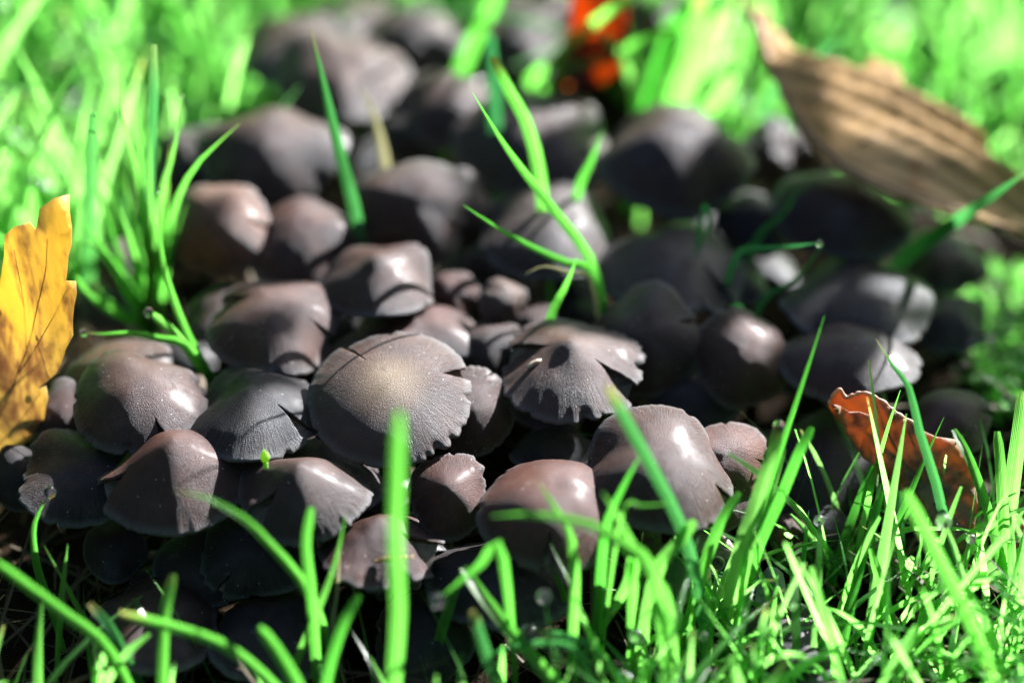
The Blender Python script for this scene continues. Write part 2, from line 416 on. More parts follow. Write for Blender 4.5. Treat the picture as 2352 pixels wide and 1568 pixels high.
m('torn', 1157, 1465, 728, 955, 52, 'torn mushroom with deep radial splits, a raised flap and a husk on it', hr=0.55, prof=1.7, umbo=0.12, roll=-2, tint=(0.17, 0.135, 0.12), q=2, jag=0.06, lob=.07, bumpy=.035,
  splits=[S(160, 0.25, 14, -0.10, 0.10, 25), S(-28, 0.35, 13, 0.05, -0.12, 28)], notches=[(-80, 5, .07), (-5, 6, .1), (-65, 4, .06)])
m('under_torn', 1165, 1345, 845, 985, 36, 'half-hidden grey mushroom rim under the torn split mushroom', tint=GREY, q=1)
m('mid_back', 825, 1092, 687, 850, 44, 'brown mushroom with small pale flecks just behind the tan-centred mushroom', hr=0.55, prof=2.2, tint=BROWN, q=1, roll=4)
m('mid_small', 1058, 1206, 733, 866, 44, 'small grey-brown mushroom between the fleck-marked mushroom and the torn one', hr=0.7, tint=(0.14, 0.115, 0.105), q=1)
m('glossy_bell', 750, 992, 555, 727, 56, 'bell mushroom with a pointed reddish top and wet glossy spot', hr=0.66, prof=1.7, umbo=0.08, tint=(0.17, 0.115, 0.095), q=1, jag=.02)
m('round_small', 985, 1096, 625, 735, 46, 'small rounded mushroom tucked behind the glossy bell mushroom', hr=0.85, tint=RED, q=1)
m('button', 1100, 1206, 641, 748, 50, 'tiny broken mushroom button with a whitish tip and rusty torn edge', hr=1.15, prof=2.4, roll=22, tint=(0.20, 0.19, 0.18), q=1, jag=.08, splits=[S(-10, 0.4, 24, 0, -.1, 30)])
m('behind_button', 1178, 1275, 698, 785, 42, 'little brown mushroom behind the tiny broken button', hr=0.7, tint=BROWN, q=0)
m('dusty', 485, 772, 637, 850, 52, 'large dome mushroom dusted pale on its face, with a torn back edge', hr=0.66, prof=2.1, roll=3, tint=(0.165, 0.12, 0.105), q=2, jag=.03,
  splits=[S(152, 0.35, 9, -0.12, 0.03, 22), S(-12, .55, 8, .02, -.08, 18)])
m('dusty_back', 432, 610, 655, 780, 42, 'smooth grey mushroom partly hidden behind the dust-marked dome', tint=GREY, q=1)
m('folded', 440, 742, 843, 1050, 48, 'dark smooth mushroom with a triangular folded tear in its side', hr=0.62, prof=1.75, umbo=.05, roll=-2, tint=SHADE_DARK, q=2, jag=.035,
  splits=[S(-32, 0.38, 20, -0.04, 0.06, 25)], notches=[(-140, 3, .06)])
m('striped', 180, 460, 810, 1035, 50, 'rounded mushroom crossed by thin grass shadows, rim notched in front', hr=0.72, prof=2.1, roll=2, tint=(0.175, 0.125, 0.108), q=2, jag=.02, notches=[(-92, 4, .10), (-70, 3, .05), (-60, 2.5, .05), (-80, 2, .04)])
m('striped_back', 160, 395, 775, 960, 42, 'olive-brown mushroom behind the one crossed by grass shadows', hr=0.6, roll=-8, tint=(0.15, 0.115, 0.085), q=1)
m('low_dark', 65, 345, 972, 1196, 38, 'wide dark mushroom with a saw-toothed rim below the yellow leaf', hr=0.5, prof=1.9, roll=6, tint=SHADE_DARK, q=2, jag=.05)
m('cone', 250, 572, 1030, 1216, 40, 'pointed conical mushroom with pitted top and a curled notch in its rim', hr=0.78, prof=1.35, tint=(0.175, 0.112, 0.088), q=2, jag=.03, lob=.08, bumpy=.03,
  splits=[S(-158, 0.62, 14, -.10, .06, 22)], tilt=2)
m('torn_cone', 565, 827, 1035, 1242, 42, 'conical mushroom with a shiny white flank and rolled torn edge', hr=0.85, prof=1.4, tint=(0.155, 0.115, 0.10), q=2, jag=.05, lob=.09, bumpy=.03, splits=[S(-140, 0.42, 22, .02, .16, 26)], notches=[(-75, 9, .14)], tilt=3)
m('dark_behind_cone', 575, 885, 985, 1190, 34, 'large dark mushroom spread behind the conical one with a shiny flank', hr=0.5, tint=SHADE_DARK, q=1)
m('red_cone', 942, 1120, 1038, 1224, 40, 'small reddish conical mushroom with finely ridged sides', hr=0.95, prof=1.45, tint=RED, q=2, jag=.045, notches=[(30, 7, .1)])
m('red_dome', 1113, 1416, 1048, 1302, 42, 'big reddish dome mushroom with blue-green flecks and ribbed shoulder', hr=0.78, prof=2.3, roll=5, tint=(0.19, 0.112, 0.085), q=2, jag=.02, lob=.04)
m('grey_dome', 1350, 1672, 945, 1217, 46, 'large dark-sided dome mushroom with a pale lit rim beside the broad grass blade', hr=0.72, prof=2.2, roll=6, tint=(0.145, 0.105, 0.09), q=2, jag=.03)
m('pink_side', 1575, 1760, 943, 1152, 40, 'pinkish sunlit mushroom leaning behind the dark-sided dome', hr=0.75, roll=18, tint=(0.24, 0.155, 0.125), q=1, notches=[(20, 8, .12)])
m('gap_dark', 1175, 1358, 978, 1085, 32, 'low dark mushroom in the gap above the big reddish dome', tint=SHADE_DARK, q=1)
m('flap', 742, 1000, 1160, 1335, 32, 'ruined mushroom with a wing-like torn flap and an insect on it', hr=0.85, prof=1.25, tint=(0.165, 0.105, 0.085), q=2, jag=.07, lob=.1, bumpy=.07, splits=[S(-18, 0.35, 26, .14, -.15, 24)], notches=[(-60, 7, .12)])
m('flap_behind', 850, 1030, 1180, 1275, 26, 'flat dark mushroom edge behind the torn wing-like flap', hr=.45, tint=SHADE_DARK, q=1)
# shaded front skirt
m('front_a', 480, 705, 1165, 1372, 26, 'dark smooth mushroom under the conical mushroom with the shiny flank', hr=.6, tint=SHADE_DARK, q=1, jag=.04)
m('front_b', 368, 565, 1205, 1392, 20, 'blackish mushroom half covered by a larger dark one under the pointed conical mushroom', hr=.6, tint=SHADE_DARK, q=1)
m('front_c', 1010, 1315, 1225, 1442, 24, 'wide black mushroom under the big reddish dome with a ribbed patch near its rim', hr=.55, tint=SHADE_DARK, q=1)
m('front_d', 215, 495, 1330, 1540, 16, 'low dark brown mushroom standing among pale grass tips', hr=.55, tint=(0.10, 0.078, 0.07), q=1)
m('front_e', 490, 765, 1355, 1560, 14, 'bluish black low mushroom in deep shade beside the grey grass stalk', hr=.55, tint=SHADE_DARK, q=1)
m('front_f', 860, 1075, 1370, 1575, 12, 'low black mushroom behind the broad blurred grass blade', hr=.6, tint=SHADE_DARK, q=1)
m('front_g', 195, 335, 1195, 1330, 20, 'small black mushroom deep under the saw-toothed dark mushroom', hr=.6, tint=SHADE_DARK, q=0)
m('front_h', 300, 430, 1290, 1400, 14, 'tiny black mushroom low between two dark caps', hr=.6, tint=SHADE_DARK, q=0)
m('leaf_edge', -20, 130, 1015, 1170, 30, 'dark mushroom under the lower lobe of the yellow leaf', hr=.6, tint=SHADE_DARK, q=1)
m('leaf_side', 75, 205, 868, 1010, 38, 'brown mushroom with one sunlit patch tucked beside the yellow leaf', hr=.7, tint=RED, q=1)
# shaded slope, bluish shade mixed into the cap tints
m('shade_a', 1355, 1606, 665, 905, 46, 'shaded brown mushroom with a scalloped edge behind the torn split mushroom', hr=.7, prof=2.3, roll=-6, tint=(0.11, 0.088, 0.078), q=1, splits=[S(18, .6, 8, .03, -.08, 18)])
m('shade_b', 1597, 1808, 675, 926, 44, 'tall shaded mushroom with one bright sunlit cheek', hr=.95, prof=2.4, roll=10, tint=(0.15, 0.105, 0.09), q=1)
m('shade_c', 1495, 1690, 835, 985, 34, 'dark mushroom with a thin pale rim below the mushroom with a sunlit cheek', hr=.6, roll=8, tint=SHADE_DARK, q=1)
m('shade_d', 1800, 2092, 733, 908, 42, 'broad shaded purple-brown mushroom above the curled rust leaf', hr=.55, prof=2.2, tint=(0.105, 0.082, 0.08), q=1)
m('shade_e', 1800, 2130, 592, 790, 42, 'very dark wide mushroom behind the purple-brown one', hr=.55, tint=SHADE_DARK, q=1)
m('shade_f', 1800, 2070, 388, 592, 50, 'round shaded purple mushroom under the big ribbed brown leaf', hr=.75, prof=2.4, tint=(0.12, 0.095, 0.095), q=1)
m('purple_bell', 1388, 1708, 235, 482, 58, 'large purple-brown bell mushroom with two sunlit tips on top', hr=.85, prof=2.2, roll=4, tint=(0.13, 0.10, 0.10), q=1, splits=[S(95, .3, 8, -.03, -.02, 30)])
m('shade_g', 1655, 1815, 440, 590, 42, 'dark mushroom squeezed between the purple bell and the round purple one', hr=.6, tint=SHADE_DARK, q=0)
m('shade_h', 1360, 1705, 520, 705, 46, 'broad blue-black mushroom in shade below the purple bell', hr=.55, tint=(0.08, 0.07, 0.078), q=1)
m('shade_i', 1595, 1760, 590, 700, 38, 'black mushroom behind the tall one with a sunlit cheek', hr=.6, tint=SHADE_DARK, q=0)
m('wet_spot', 1110, 1396, 430, 642, 52, 'dark mushroom with a lit crest and a wet grey patch beside the crossing grass blades', hr=.6, tint=(0.12, 0.10, 0.098), q=1, roll=3)
# back of the clump
m('silver', 1062, 1392, 200, 450, 52, 'large mushroom with a silvery wet wrinkled top and black front', hr=.6, tint=(0.17, 0.155, 0.155), q=1, lob=.08, bumpy=.035)
m('back_a', 930, 1162, 163, 335, 52, 'smooth rounded mushroom behind the silvery one, banded light and dark', hr=.65, tint=(0.15, 0.12, 0.11), q=1)
m('oval', 828, 1068, 360, 602, 58, 'oval shiny mushroom with pale lit crown and bluish wet front', hr=.72, prof=2.3, roll=-4, tint=(0.18, 0.125, 0.105), q=1)
m('oval_back', 985, 1142, 358, 560, 50, 'narrow pink-lit mushroom pressed behind the oval shiny one', hr=.8, roll=12, tint=(0.19, 0.135, 0.115), q=1)
m('big_lit', 478, 766, 237, 468, 58, 'large sunlit mushroom with a bright white flank and dent in front', hr=.78, prof=2.0, roll=4, tint=(0.185, 0.135, 0.12), q=1, notches=[(-110, 14, .12)])
m('big_lit_back', 352, 545, 272, 482, 48, 'dark mushroom behind the bright-flanked one, touching the lawn', hr=.7, tint=(0.11, 0.09, 0.085), q=1)
m('pale_egg', 398, 617, 418, 628, 56, 'pale egg-shaped mushroom with a beige front beside the grass tuft', hr=.85, prof=2.3, roll=-10, tint=(0.25, 0.195, 0.15), q=1)
m('brown_lit', 573, 812, 458, 655, 52, 'reddish-topped mushroom with a black front next to the pale egg-shaped one', hr=.75, tint=(0.17, 0.11, 0.09), q=1)
m('white_flap', 650, 925, 75, 280, 54, 'glossy mushroom with a pale greenish upturned flap', hr=.5, tint=(0.20, 0.19, 0.18), q=1, lob=.12, bumpy=.035, splits=[S(50, .4, 12, .12, .02, 30)])
m('back_b', 556, 835, 28, 200, 50, 'wide sunlit mushroom bordering the lawn behind the glossy flap', hr=.6, tint=(0.17, 0.13, 0.12), q=0)
m('back_c', 838, 1052, 5, 190, 50, 'blurred brown mushroom between the glossy flap and the lawn', hr=.75, tint=(0.17, 0.125, 0.115), q=0)
m('back_d', 725, 905, -20, 105, 46, 'pinkish mushroom at the back edge of the clump', hr=.6, tint=(0.19, 0.135, 0.115), q=0)
m('back_e', 1095, 1292, 22, 195, 48, 'grey-pink mushroom in front of the orange leaf', hr=.75, tint=(0.18, 0.145, 0.13), q=0)
m('back_f', 1145, 1330, -40, 90, 44, 'pale pink mushroom touching the orange leaf', hr=.6, tint=(0.22, 0.16, 0.14), q=0)
m('leafy', 885, 1018, 218, 372, 46, 'small dark mushroom with a greenish side and a lit rim', hr=.8, roll=10, tint=(0.11, 0.12, 0.09), q=0)
m('back_g', 1440, 1580, -15, 110, 44, 'cream-lit mushroom beside the orange leaf and grass clump', hr=.7, tint=(0.26, 0.21, 0.17), q=0)
m('crumb_a', 1700, 1835, 285, 420, 46, 'crumpled grey mushroom below the stalk of the ribbed leaf', hr=.7, tint=(0.13, 0.12, 0.115), q=0, lob=.15, bumpy=.1)
m('crumb_b', 1795, 1925, 280, 420, 44, 'ragged pink-edged mushroom against the ribbed brown leaf', hr=.7, roll=14, tint=(0.17, 0.13, 0.12), q=0, lob=.12, bumpy=.1)
m('rust_back', 2100, 2268, 893, 1040, 32, 'shrivelled brown mushroom with a shiny pink edge behind the curled rust leaf', hr=.7, tint=(0.16, 0.11, 0.10), q=1, lob=.12)
m('grass_dark', 1735, 2030, 945, 1215, 20, 'big black mushroom between the pinkish one and the curled rust leaf', hr=.6, tint=SHADE_DARK, q=1)
m('low_pink', 1590, 1720, 1090, 1215, 26, 'low pinkish mushroom under the leaning pinkish one', hr=.6, tint=(0.2, 0.13, 0.11), q=0)
m('scrap_a', 1770, 1850, 1130, 1250, 18, 'scrap of reddish shrivelled mushroom among the grass stems', hr=.9, tint=RED, q=0, lob=.15)
m('scrap_b', 1835, 1945, 1135, 1265, 16, 'black mushroom with a pale curling rim among the grass stems', hr=.7, tint=SHADE_DARK, q=0, lob=.1)
m('tuft_back', 225, 330, 540, 660, 40, 'pinkish mushroom glimpsed through the grass tuft', hr=.8, tint=(0.24, 0.16, 0.14), q=0)
m('tuft_low', 190, 330, 640, 760, 26, 'dark mushroom low behind the roots of the grass tuft', hr=.6, tint=SHADE_DARK, q=0)
NEAR = ['the reddish-topped and the dust-marked domes', 'the dust-marked dome and the fleck-marked one', 'the pale egg-shaped one and the dust-marked dome', 'the tiny button and the crossing blades', 'the short upright blade and the scalloped shaded one', 'the silvery one and the wet-patched dark one', 'the bright-flanked one and the greenish-sided one', 'the reddish-topped one and the oval shiny one', 'the purple bell and the broad blue-black one', 'the tall sunlit-cheeked one and the broad purple-brown one', 'the lime grass blades and the folded dark one', 'the narrow ribbed bell and the torn one', 'the glossy bell and the oval shiny one', 'the broad blue-black one and the scalloped shaded one', 'the purple bell and the crumpled grey one', 'the reddish cone and the big reddish dome', 'the tan-centred one and the reddish cone', 'the small rounded one and the wet-patched dark one', 'the ribbed leaf and the very dark wide one', 'the broad purple-brown one and the short lawn', 'the flat teal blade and the blue-black one']
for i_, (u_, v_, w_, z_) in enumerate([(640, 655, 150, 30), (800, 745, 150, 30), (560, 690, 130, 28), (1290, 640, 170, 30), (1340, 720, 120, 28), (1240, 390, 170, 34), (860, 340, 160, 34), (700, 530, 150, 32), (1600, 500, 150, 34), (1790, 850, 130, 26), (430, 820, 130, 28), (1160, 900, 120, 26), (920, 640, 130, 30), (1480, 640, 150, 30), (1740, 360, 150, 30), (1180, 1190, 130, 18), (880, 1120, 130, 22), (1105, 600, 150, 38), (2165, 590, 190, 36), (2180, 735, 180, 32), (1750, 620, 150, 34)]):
    m('filler_%d' % i_, u_ - w_ / 2, u_ + w_ / 2, v_ - w_ * .32, v_ + w_ * .38, z_ - 9, 'added dark mushroom darkening the gap between ' + NEAR[i_], hr=.65, tint=SHADE_DARK, q=0, group='low dark mushrooms wedged between the larger caps')  # low dark caps added to blacken gaps where sunlit soil showed
m('fallen', 1690, 1930, 1385, 1570, 10, 'fallen blackish mushroom lying in the grass', hr=.5, tint=SHADE_DARK, q=0, lob=.1)

# ------------------------------------------------------------------ trees added outside the picture to close off most of the sky
M_BARK = mat_simple('bark', (0.05, 0.04, 0.03), (0.10, 0.08, 0.06), 12, 0.9, 0.02)
M_FOL = mat_simple('tree_foliage', (0.018, 0.035, 0.012), (0.04, 0.07, 0.02), 3, 0.7, 0.001, trans=(0.05, 0.10, 0.02), tw=0.3)
def leaf_cloud(blobs, n, size, seed):
    rs = np.random.RandomState(seed); vol = np.array([b[3] * b[4] * b[5] for b in blobs]); k = rs.choice(len(blobs), n, p=vol / vol.sum())
    b = np.array(blobs)[k]; d = rs.normal(size=(n, 3)); d /= np.linalg.norm(d, axis=1)[:, None]
    c = b[:, :3] + d * b[:, 3:] * rs.uniform(0.5, 1, (n, 1)) ** 0.5
    a = rs.normal(size=(n, 3)); a /= np.linalg.norm(a, axis=1)[:, None]
    t = np.cross(a, rs.normal(size=(n, 3))); t /= np.linalg.norm(t, axis=1)[:, None]
    s = size * rs.uniform(0.6, 1.3, (n, 1))
    V = np.stack([c - a * s, c - t * s * 0.45, c + a * s, c + t * s * 0.45], 1).reshape(-1, 3)
    return V, [(4 * i, 4 * i + 1, 4 * i + 2, 4 * i + 3) for i in range(n)]
def tree(loc, blobs, label, seed, n=5000, size=0.11):
    g = thing('tree', label, 'tree', loc)
    top = np.mean([b[:3] for b in blobs], axis=0)
    pts = catmull([Vector((0, 0, -.05)), Vector((0.03, 0.02, top[2] * 0.4)), Vector(top)], 8)
    v, f = tube_geo(pts, [0.11 * (1 - 0.8 * i / 7) for i in range(8)], 10); tr = mesh_obj('trunk', v, f, M_BARK, g)
    for b in blobs:
        p0 = pts[3]; p1 = Vector(b[:3]); pm = p0.lerp(p1, .5) + Vector((0, 0, .12))
        v, f = tube_geo(catmull([p0, pm, p1], 6), [0.045 * (1 - .85 * i / 5) for i in range(6)], 7); mesh_obj('limb', v, f, M_BARK, tr)
    v, f = leaf_cloud(blobs, n, size, seed)
    c = mesh_obj('crown', [tuple(x) for x in v], f, M_FOL, g, False); c['kind'] = 'stuff'
ADDED_TREES = [
    ((-1.2, -3.4, 0), [(0, 0, .9, 1.3, .7, .9), (1.4, .1, 1.0, 1.2, .7, .9), (-1.2, .3, 1.0, 1.0, .8, 1.0), (1.5, 2.0, 2.7, 1.5, .9, .55)], 'added unseen evergreen tree behind the viewpoint, blocking sky', 3, 6000),
    ((-2.6, 0.5, 0), [(0, 0, .9, .7, 1.4, 1.0), (.2, -1.2, 1.0, .8, 1.2, 1.1), (.0, 1.2, 1.0, .8, 1.0, 1.1)], 'added unseen evergreen tree opposite the sun, blocking sky', 4, 6000),
    ((2.4, -2.0, 0), [(0, 0, .9, .9, .9, 1.0), (.3, 1.0, .8, .8, .8, .8)], 'added unseen evergreen tree beyond the curled rust leaf, blocking sky', 5, 5000),
    ((2.0, -.4, 0), [(0, 0, 1.1, .7, .9, 1.1), (.1, .2, 2.2, .8, .8, .7)], 'added unseen tall evergreen tree darkening the shaded half of the clump', 7, 6000),
    ((-0.8, 3.6, 0), [(0, 0, 1.0, 1.4, .8, 1.1), (-1.1, -.3, 1.3, 1.0, .8, 1.2)], 'added unseen evergreen tree blocking sky past the far end of the lawn', 6, 6000),
]
for loc, bl, lb, sd_, n_ in ADDED_TREES: tree(loc, bl, lb, sd_, n_, 0.14)
# an unseen beech sapling added up-sun, its leaves placed to shade chosen caps
M_SHADING_LEAF = mat_leaf('shading_leaf', (0.10, 0.13, 0.03), (0.16, 0.10, 0.03), (0.12, 0.16, 0.04), (0.20, 0.28, 0.03), (0.3, 0.18, 0.03), 0.35)
def beech(spots, sunny, root, label, d=0.8, seed=8):
    g = thing('sapling', label, 'sapling', root); rg = random.Random(seed); root = Vector(root)
    allp = []
    for (u, v, z, rad, k) in spots:
        P = on_z(u, v, z)
        for i in range(k):
            for _ in range(60):
                q = P + Vector((rg.gauss(0, 1), rg.gauss(0, 1), 0)) * rad * 0.6; sz = rg.uniform(.009, .016) if rad > .012 else rad * 0.8
                if all(((q - c_) - SUNDIR * (q - c_).dot(SUNDIR)).length > sz * 1.2 + r_ for c_, r_ in sunny):
                    allp.append((q + SUNDIR * (d + rg.uniform(-.08, .08)), sz)); break
    c = sum((p for p, _ in allp), Vector()) / len(allp)
    stem_top = c + Vector((.05, .04, .02))
    pts = catmull([Vector((0, 0, -.02)), (stem_top - root) * .5 + Vector((.12, .04, .1)), stem_top - root], 12)
    v, f = tube_geo(pts, [.008 * (1 - .7 * i / 11) for i in range(12)], 8); tr = mesh_obj('trunk', v, f, M_BARK, g)
    lv = [(-1, 0), (-.55, .42), (.05, .55), (.6, .36), (1, 0), (.6, -.36), (.05, -.55), (-.55, -.42)]
    for p, s in allp:
        j = min(range(12), key=lambda i: (pts[i] + root - p).length)
        a = pts[max(2, j - 1)]; e = p - root
        v, f = tube_geo(catmull([a, a.lerp(e, .55) + Vector((0, 0, .015)), e], 5), [.0007, .0006, .0005, .0004, .0003], 5); mesh_obj('twig', v, f, M_BARK, tr)
        n = (SUNDIR + Vector((rg.gauss(0, .3), rg.gauss(0, .3), rg.gauss(0, .3)))).normalized(); ax = (n.orthogonal()).normalized(); ax = Matrix.Rotation(rg.uniform(0, 6.28), 3, n) @ ax; ay = n.cross(ax)
        vv = [e + ax * x * s * 1.35 + ay * y * s * 1.35 + n * (abs(y) * .2 * s) for x, y in lv] + [e - ax * .4 * s, e + ax * .4 * s]
        ff = [(0, 1, 8), (0, 8, 7), (1, 2, 8), (7, 8, 6), (2, 9, 8), (6, 8, 9), (2, 3, 9), (6, 9, 5), (3, 4, 9), (5, 9, 4)]
        mesh_obj('leaf', vv, ff, M_SHADING_LEAF, g)
beech([(1480, 560, .055, .030, 14), (1600, 420, .06, .028, 9), (1650, 650, .05, .028, 9), (1480, 780, .05, .024, 9), (1900, 480, .05, .034, 18), (1950, 660, .05, .036, 20), (1950, 800, .045, .034, 20), (2080, 740, .04, .03, 12), (1790, 620, .03, .02, 7), (1800, 740, .03, .018, 5), (2150, 560, .02, .03, 10), (2050, 620, .05, .022, 9), (2030, 800, .045, .02, 8), (1960, 740, .045, .016, 6),
       (2150, 640, .03, .035, 12), (1650, 850, .045, .022, 8), (1740, 960, .04, .014, 4), (1280, 480, .055, .02, 5), (590, 950, .055, .010, 3), (640, 760, .06, .009, 1), (690, 600, .06, .010, 1), (420, 540, .06, .008, 1)], [(on_z(u, v, z), r) for u, v, z, r in [(1780, 60, .068, .012), (1850, 170, .068, .014), (1950, 220, .068, .014), (2050, 300, .068, .014), (2150, 350, .068, .014), (2250, 400, .068, .010), (2350, 440, .068, .010), (2000, 340, .068, .008), (2120, 400, .068, .008), (1930, 920, .05, .007), (1990, 950, .045, .008), (2050, 960, .05, .008), (2150, 1040, .05, .010), (2200, 1100, .04, .010), (1700, 990, .05, .008), (1400, 800, .065, .010), (1230, 445, .07, .006), (1360, 530, .065, .005), (1765, 730, .06, .006), (1480, 245, .08, .006), (1580, 252, .08, .005), (430, 1050, .06, .016), (320, 860, .065, .012), (1300, 760, .07, .008), (880, 800, .065, .014)]], (1.25, .75, 0), 'young beech sapling added out of view to shade the mushrooms')

# ------------------------------------------------------------------ grass blades picked out one by one
def blade_geo(pts, width, blunt=False, face=None, fold=0.18, seg=14, twist=0.0, root_w=0.55):
    P = catmull(pts, seg + 1); v, al, ac = [], [], []; face = face or (CAM - P[len(P) // 2]).normalized()
    for i, p in enumerate(P):
        t = (P[min(i + 1, seg)] - P[max(i - 1, 0)]).normalized()
        fa = Matrix.Rotation(twist * (i / seg - 0.3), 3, t) @ face
        s = t.cross(fa)
        s = s.normalized() if s.length > 1e-4 else t.orthogonal().normalized()
        n = s.cross(t)
        q = i / seg
        wd = root_w + (1 - root_w) * min(1, q * 3)
        wd *= (1 - 0.25 * q) if blunt else max(0.03, 1 - max(0, (q - 0.35) / 0.65) ** 1.7)
        if blunt and i == seg: wd *= 0.6
        hw = width * 0.5 * wd
        for k in (-1, -0.5, 0, 0.5, 1):
            v.append(p + s * hw * k - n * (hw * fold * (1 - abs(k)) * 2)); al.append(q); ac.append(k)
    f = []
    for i in range(seg):
        for k in range(4):
            a = i * 5 + k; f.append((a, a + 1, a + 6, a + 5))
    return v, f, al, ac
TIPS = {}
def blade_obj(name, pix, wpx, yr, yt, mat, parent=None, blunt=False, var=None, twist=0.4, key=None, origin=None, fold=0.18, label=None):
    n = len(pix); pts = []
    for i, (u, v) in enumerate(pix):                    # listed tip first
        y = yt + (yr - yt) * i / (n - 1); p = on_y(u, v, y)
        if p.z < 0.001: p = on_z(u, v, 0.001)
        pts.append(p)
    wd = wpx * (0.78 if yr < -.05 else 1.12 if parent else 0.92) * pxsize(pts[n // 2])
    if pts[-1].z > 0.004:
        d = (pts[-1] - pts[-2]); z = pts[-1].z; d.z = 0
        d = d.normalized() * min(d.length, z * 0.4) if d.length > 1e-5 else Vector((0, 0, 0))
        pts.append(Vector((pts[-1].x + d.x * .6, pts[-1].y + d.y * .6, z * 0.45))); pts.append(Vector((pts[-1].x + d.x * .2, pts[-1].y + d.y * .2, -0.002)))
    pts = pts[::-1]
    rg = random.Random(hash((round(pix[0][0]), round(pix[0][1]))) & 0xffff)
    var = rg.random() if var is None else var
    org = origin if origin is not None else pts[0].copy()
    if key: TIPS[key] = (pts[-1].copy(), (pts[-1] - pts[-2]).normalized())
    v, f, al, ac = blade_geo(pts, wd, blunt, twist=twist * rg.choice((-1, 1)), fold=fold)
    v = [p - org for p in v]
    o = mesh_obj(name, v, f, mat, parent, True, {'along': ('FLOAT', al), 'across': ('FLOAT', ac), 'var': ('FLOAT', [var] * len(v))})
    if parent is None: o.location = org
    if label: tag(o, label, 'grass blade')
    return o
def tuft(label, blades, root, group=None):
    g = thing('grass_tuft', label, 'grass', root, group)
    for b in blades:
        pix, wpx, yr, yt, mat = b[:5]; kw = b[5] if len(b) > 5 else {}
        blade_obj('blade', pix, wpx, yr, yt, mat, g, origin=Vector(root), **kw)
    return g
G, L_, D_, ST = M_GRASS, M_GRASS_LIME, M_GRASS_DARK, M_STRAW
tuft('tall grass tuft rising between the yellow leaf and the pale egg-shaped mushroom', [
    ([(268, 135), (285, 290), (320, 420), (345, 600), (355, 740)], 19, .047, .045, L_),
    ([(354, 103), (352, 250), (343, 420), (345, 600), (350, 740)], 24, .046, .05, D_, dict(blunt=True)),
    ([(345, 290), (343, 420), (347, 600), (352, 740)], 20, .046, .046, L_),
    ([(418, 222), (400, 340), (372, 440), (352, 560), (350, 730)], 19, .047, .045, L_, dict(key='t3')),
    ([(551, 284), (450, 380), (400, 480), (378, 600), (362, 735)], 20, .048, .042, G, dict(var=.8)),
    ([(228, 360), (265, 470), (300, 560), (335, 730)], 19, .047, .045, L_, dict(key='t5')),
    ([(210, 390), (245, 500), (290, 640), (325, 740)], 19, .047, .055, G),
    ([(182, 497), (235, 570), (290, 650), (340, 745)], 18, .046, .035, G, dict(var=.7)),
    ([(158, 568), (200, 556), (250, 600), (300, 690), (340, 750)], 17, .046, .035, L_),
    ([(160, 590), (190, 660), (250, 710), (335, 755)], 20, .045, .03, L_, dict(var=.2)),
    ([(300, 470), (318, 580), (338, 680), (345, 750)], 22, .046, .05, L_),
    ([(388, 420), (372, 560), (362, 660), (355, 750)], 22, .048, .055, G, dict(var=.9)),
    ([(330, 480), (345, 600), (352, 750)], 24, .047, .05, G, dict(var=.9)),
    ([(372, 470), (362, 600), (356, 750)], 24, .047, .05, G, dict(var=1.0)),
    ([(262, 430), (290, 530), (320, 640), (342, 750)], 20, .047, .06, G),
    ([(240, 560), (290, 640), (345, 752)], 18, .046, .05, G),
    ([(318, 300), (328, 430), (340, 580), (350, 745)], 18, .05, .055, L_, dict(var=.5)), ([(392, 330), (380, 450), (368, 590), (356, 745)], 18, .05, .055, G, dict(var=.9)),
    ([(276, 380), (302, 500), (328, 620), (346, 750)], 18, .05, .06, G, dict(var=.8)), ([(428, 470), (398, 560), (374, 660), (358, 750)], 18, .05, .05, L_, dict(var=.3)),
    ([(205, 640), (260, 700), (340, 758)], 17, .045, .04, G, dict(var=.9)),
], (-.118, .05, 0))
tuft('three bright lime grass blades with dew tips over the mushroom with grass shadows', [
    ([(366, 440), (369, 560), (386, 650), (430, 770), (484, 872)], 20, -.002, .02, L_, dict(key='l1', var=.1)),
    ([(345, 718), (400, 765), (460, 840), (485, 876)], 24, -.002, .004, L_, dict(key='l2', var=.6, blunt=True)),
    ([(195, 763), (240, 768), (300, 765), (370, 778), (430, 793), (484, 876)], 19, -.002, .0, G, dict(key='l3', var=.9)),
], (-.092, .004, 0))
tuft('blurred upright grass tuft growing behind the purple bell mushroom', [
    ([(1582, 5), (1540, 90), (1490, 240)], 44, .15, .15, G, dict(blunt=True)), ([(1660, 25), (1620, 110), (1560, 250)], 44, .15, .14, L_, dict(blunt=True)),
    ([(1612, -10), (1585, 90), (1540, 240)], 40, .16, .16, G, dict(blunt=True)), ([(1690, 170), (1660, 210), (1610, 280)], 36, .14, .13, L_, dict(blunt=True)),
    ([(1530, 20), (1520, 120), (1500, 240)], 36, .16, .16, G, dict(var=.2))], (.075, .155, 0))
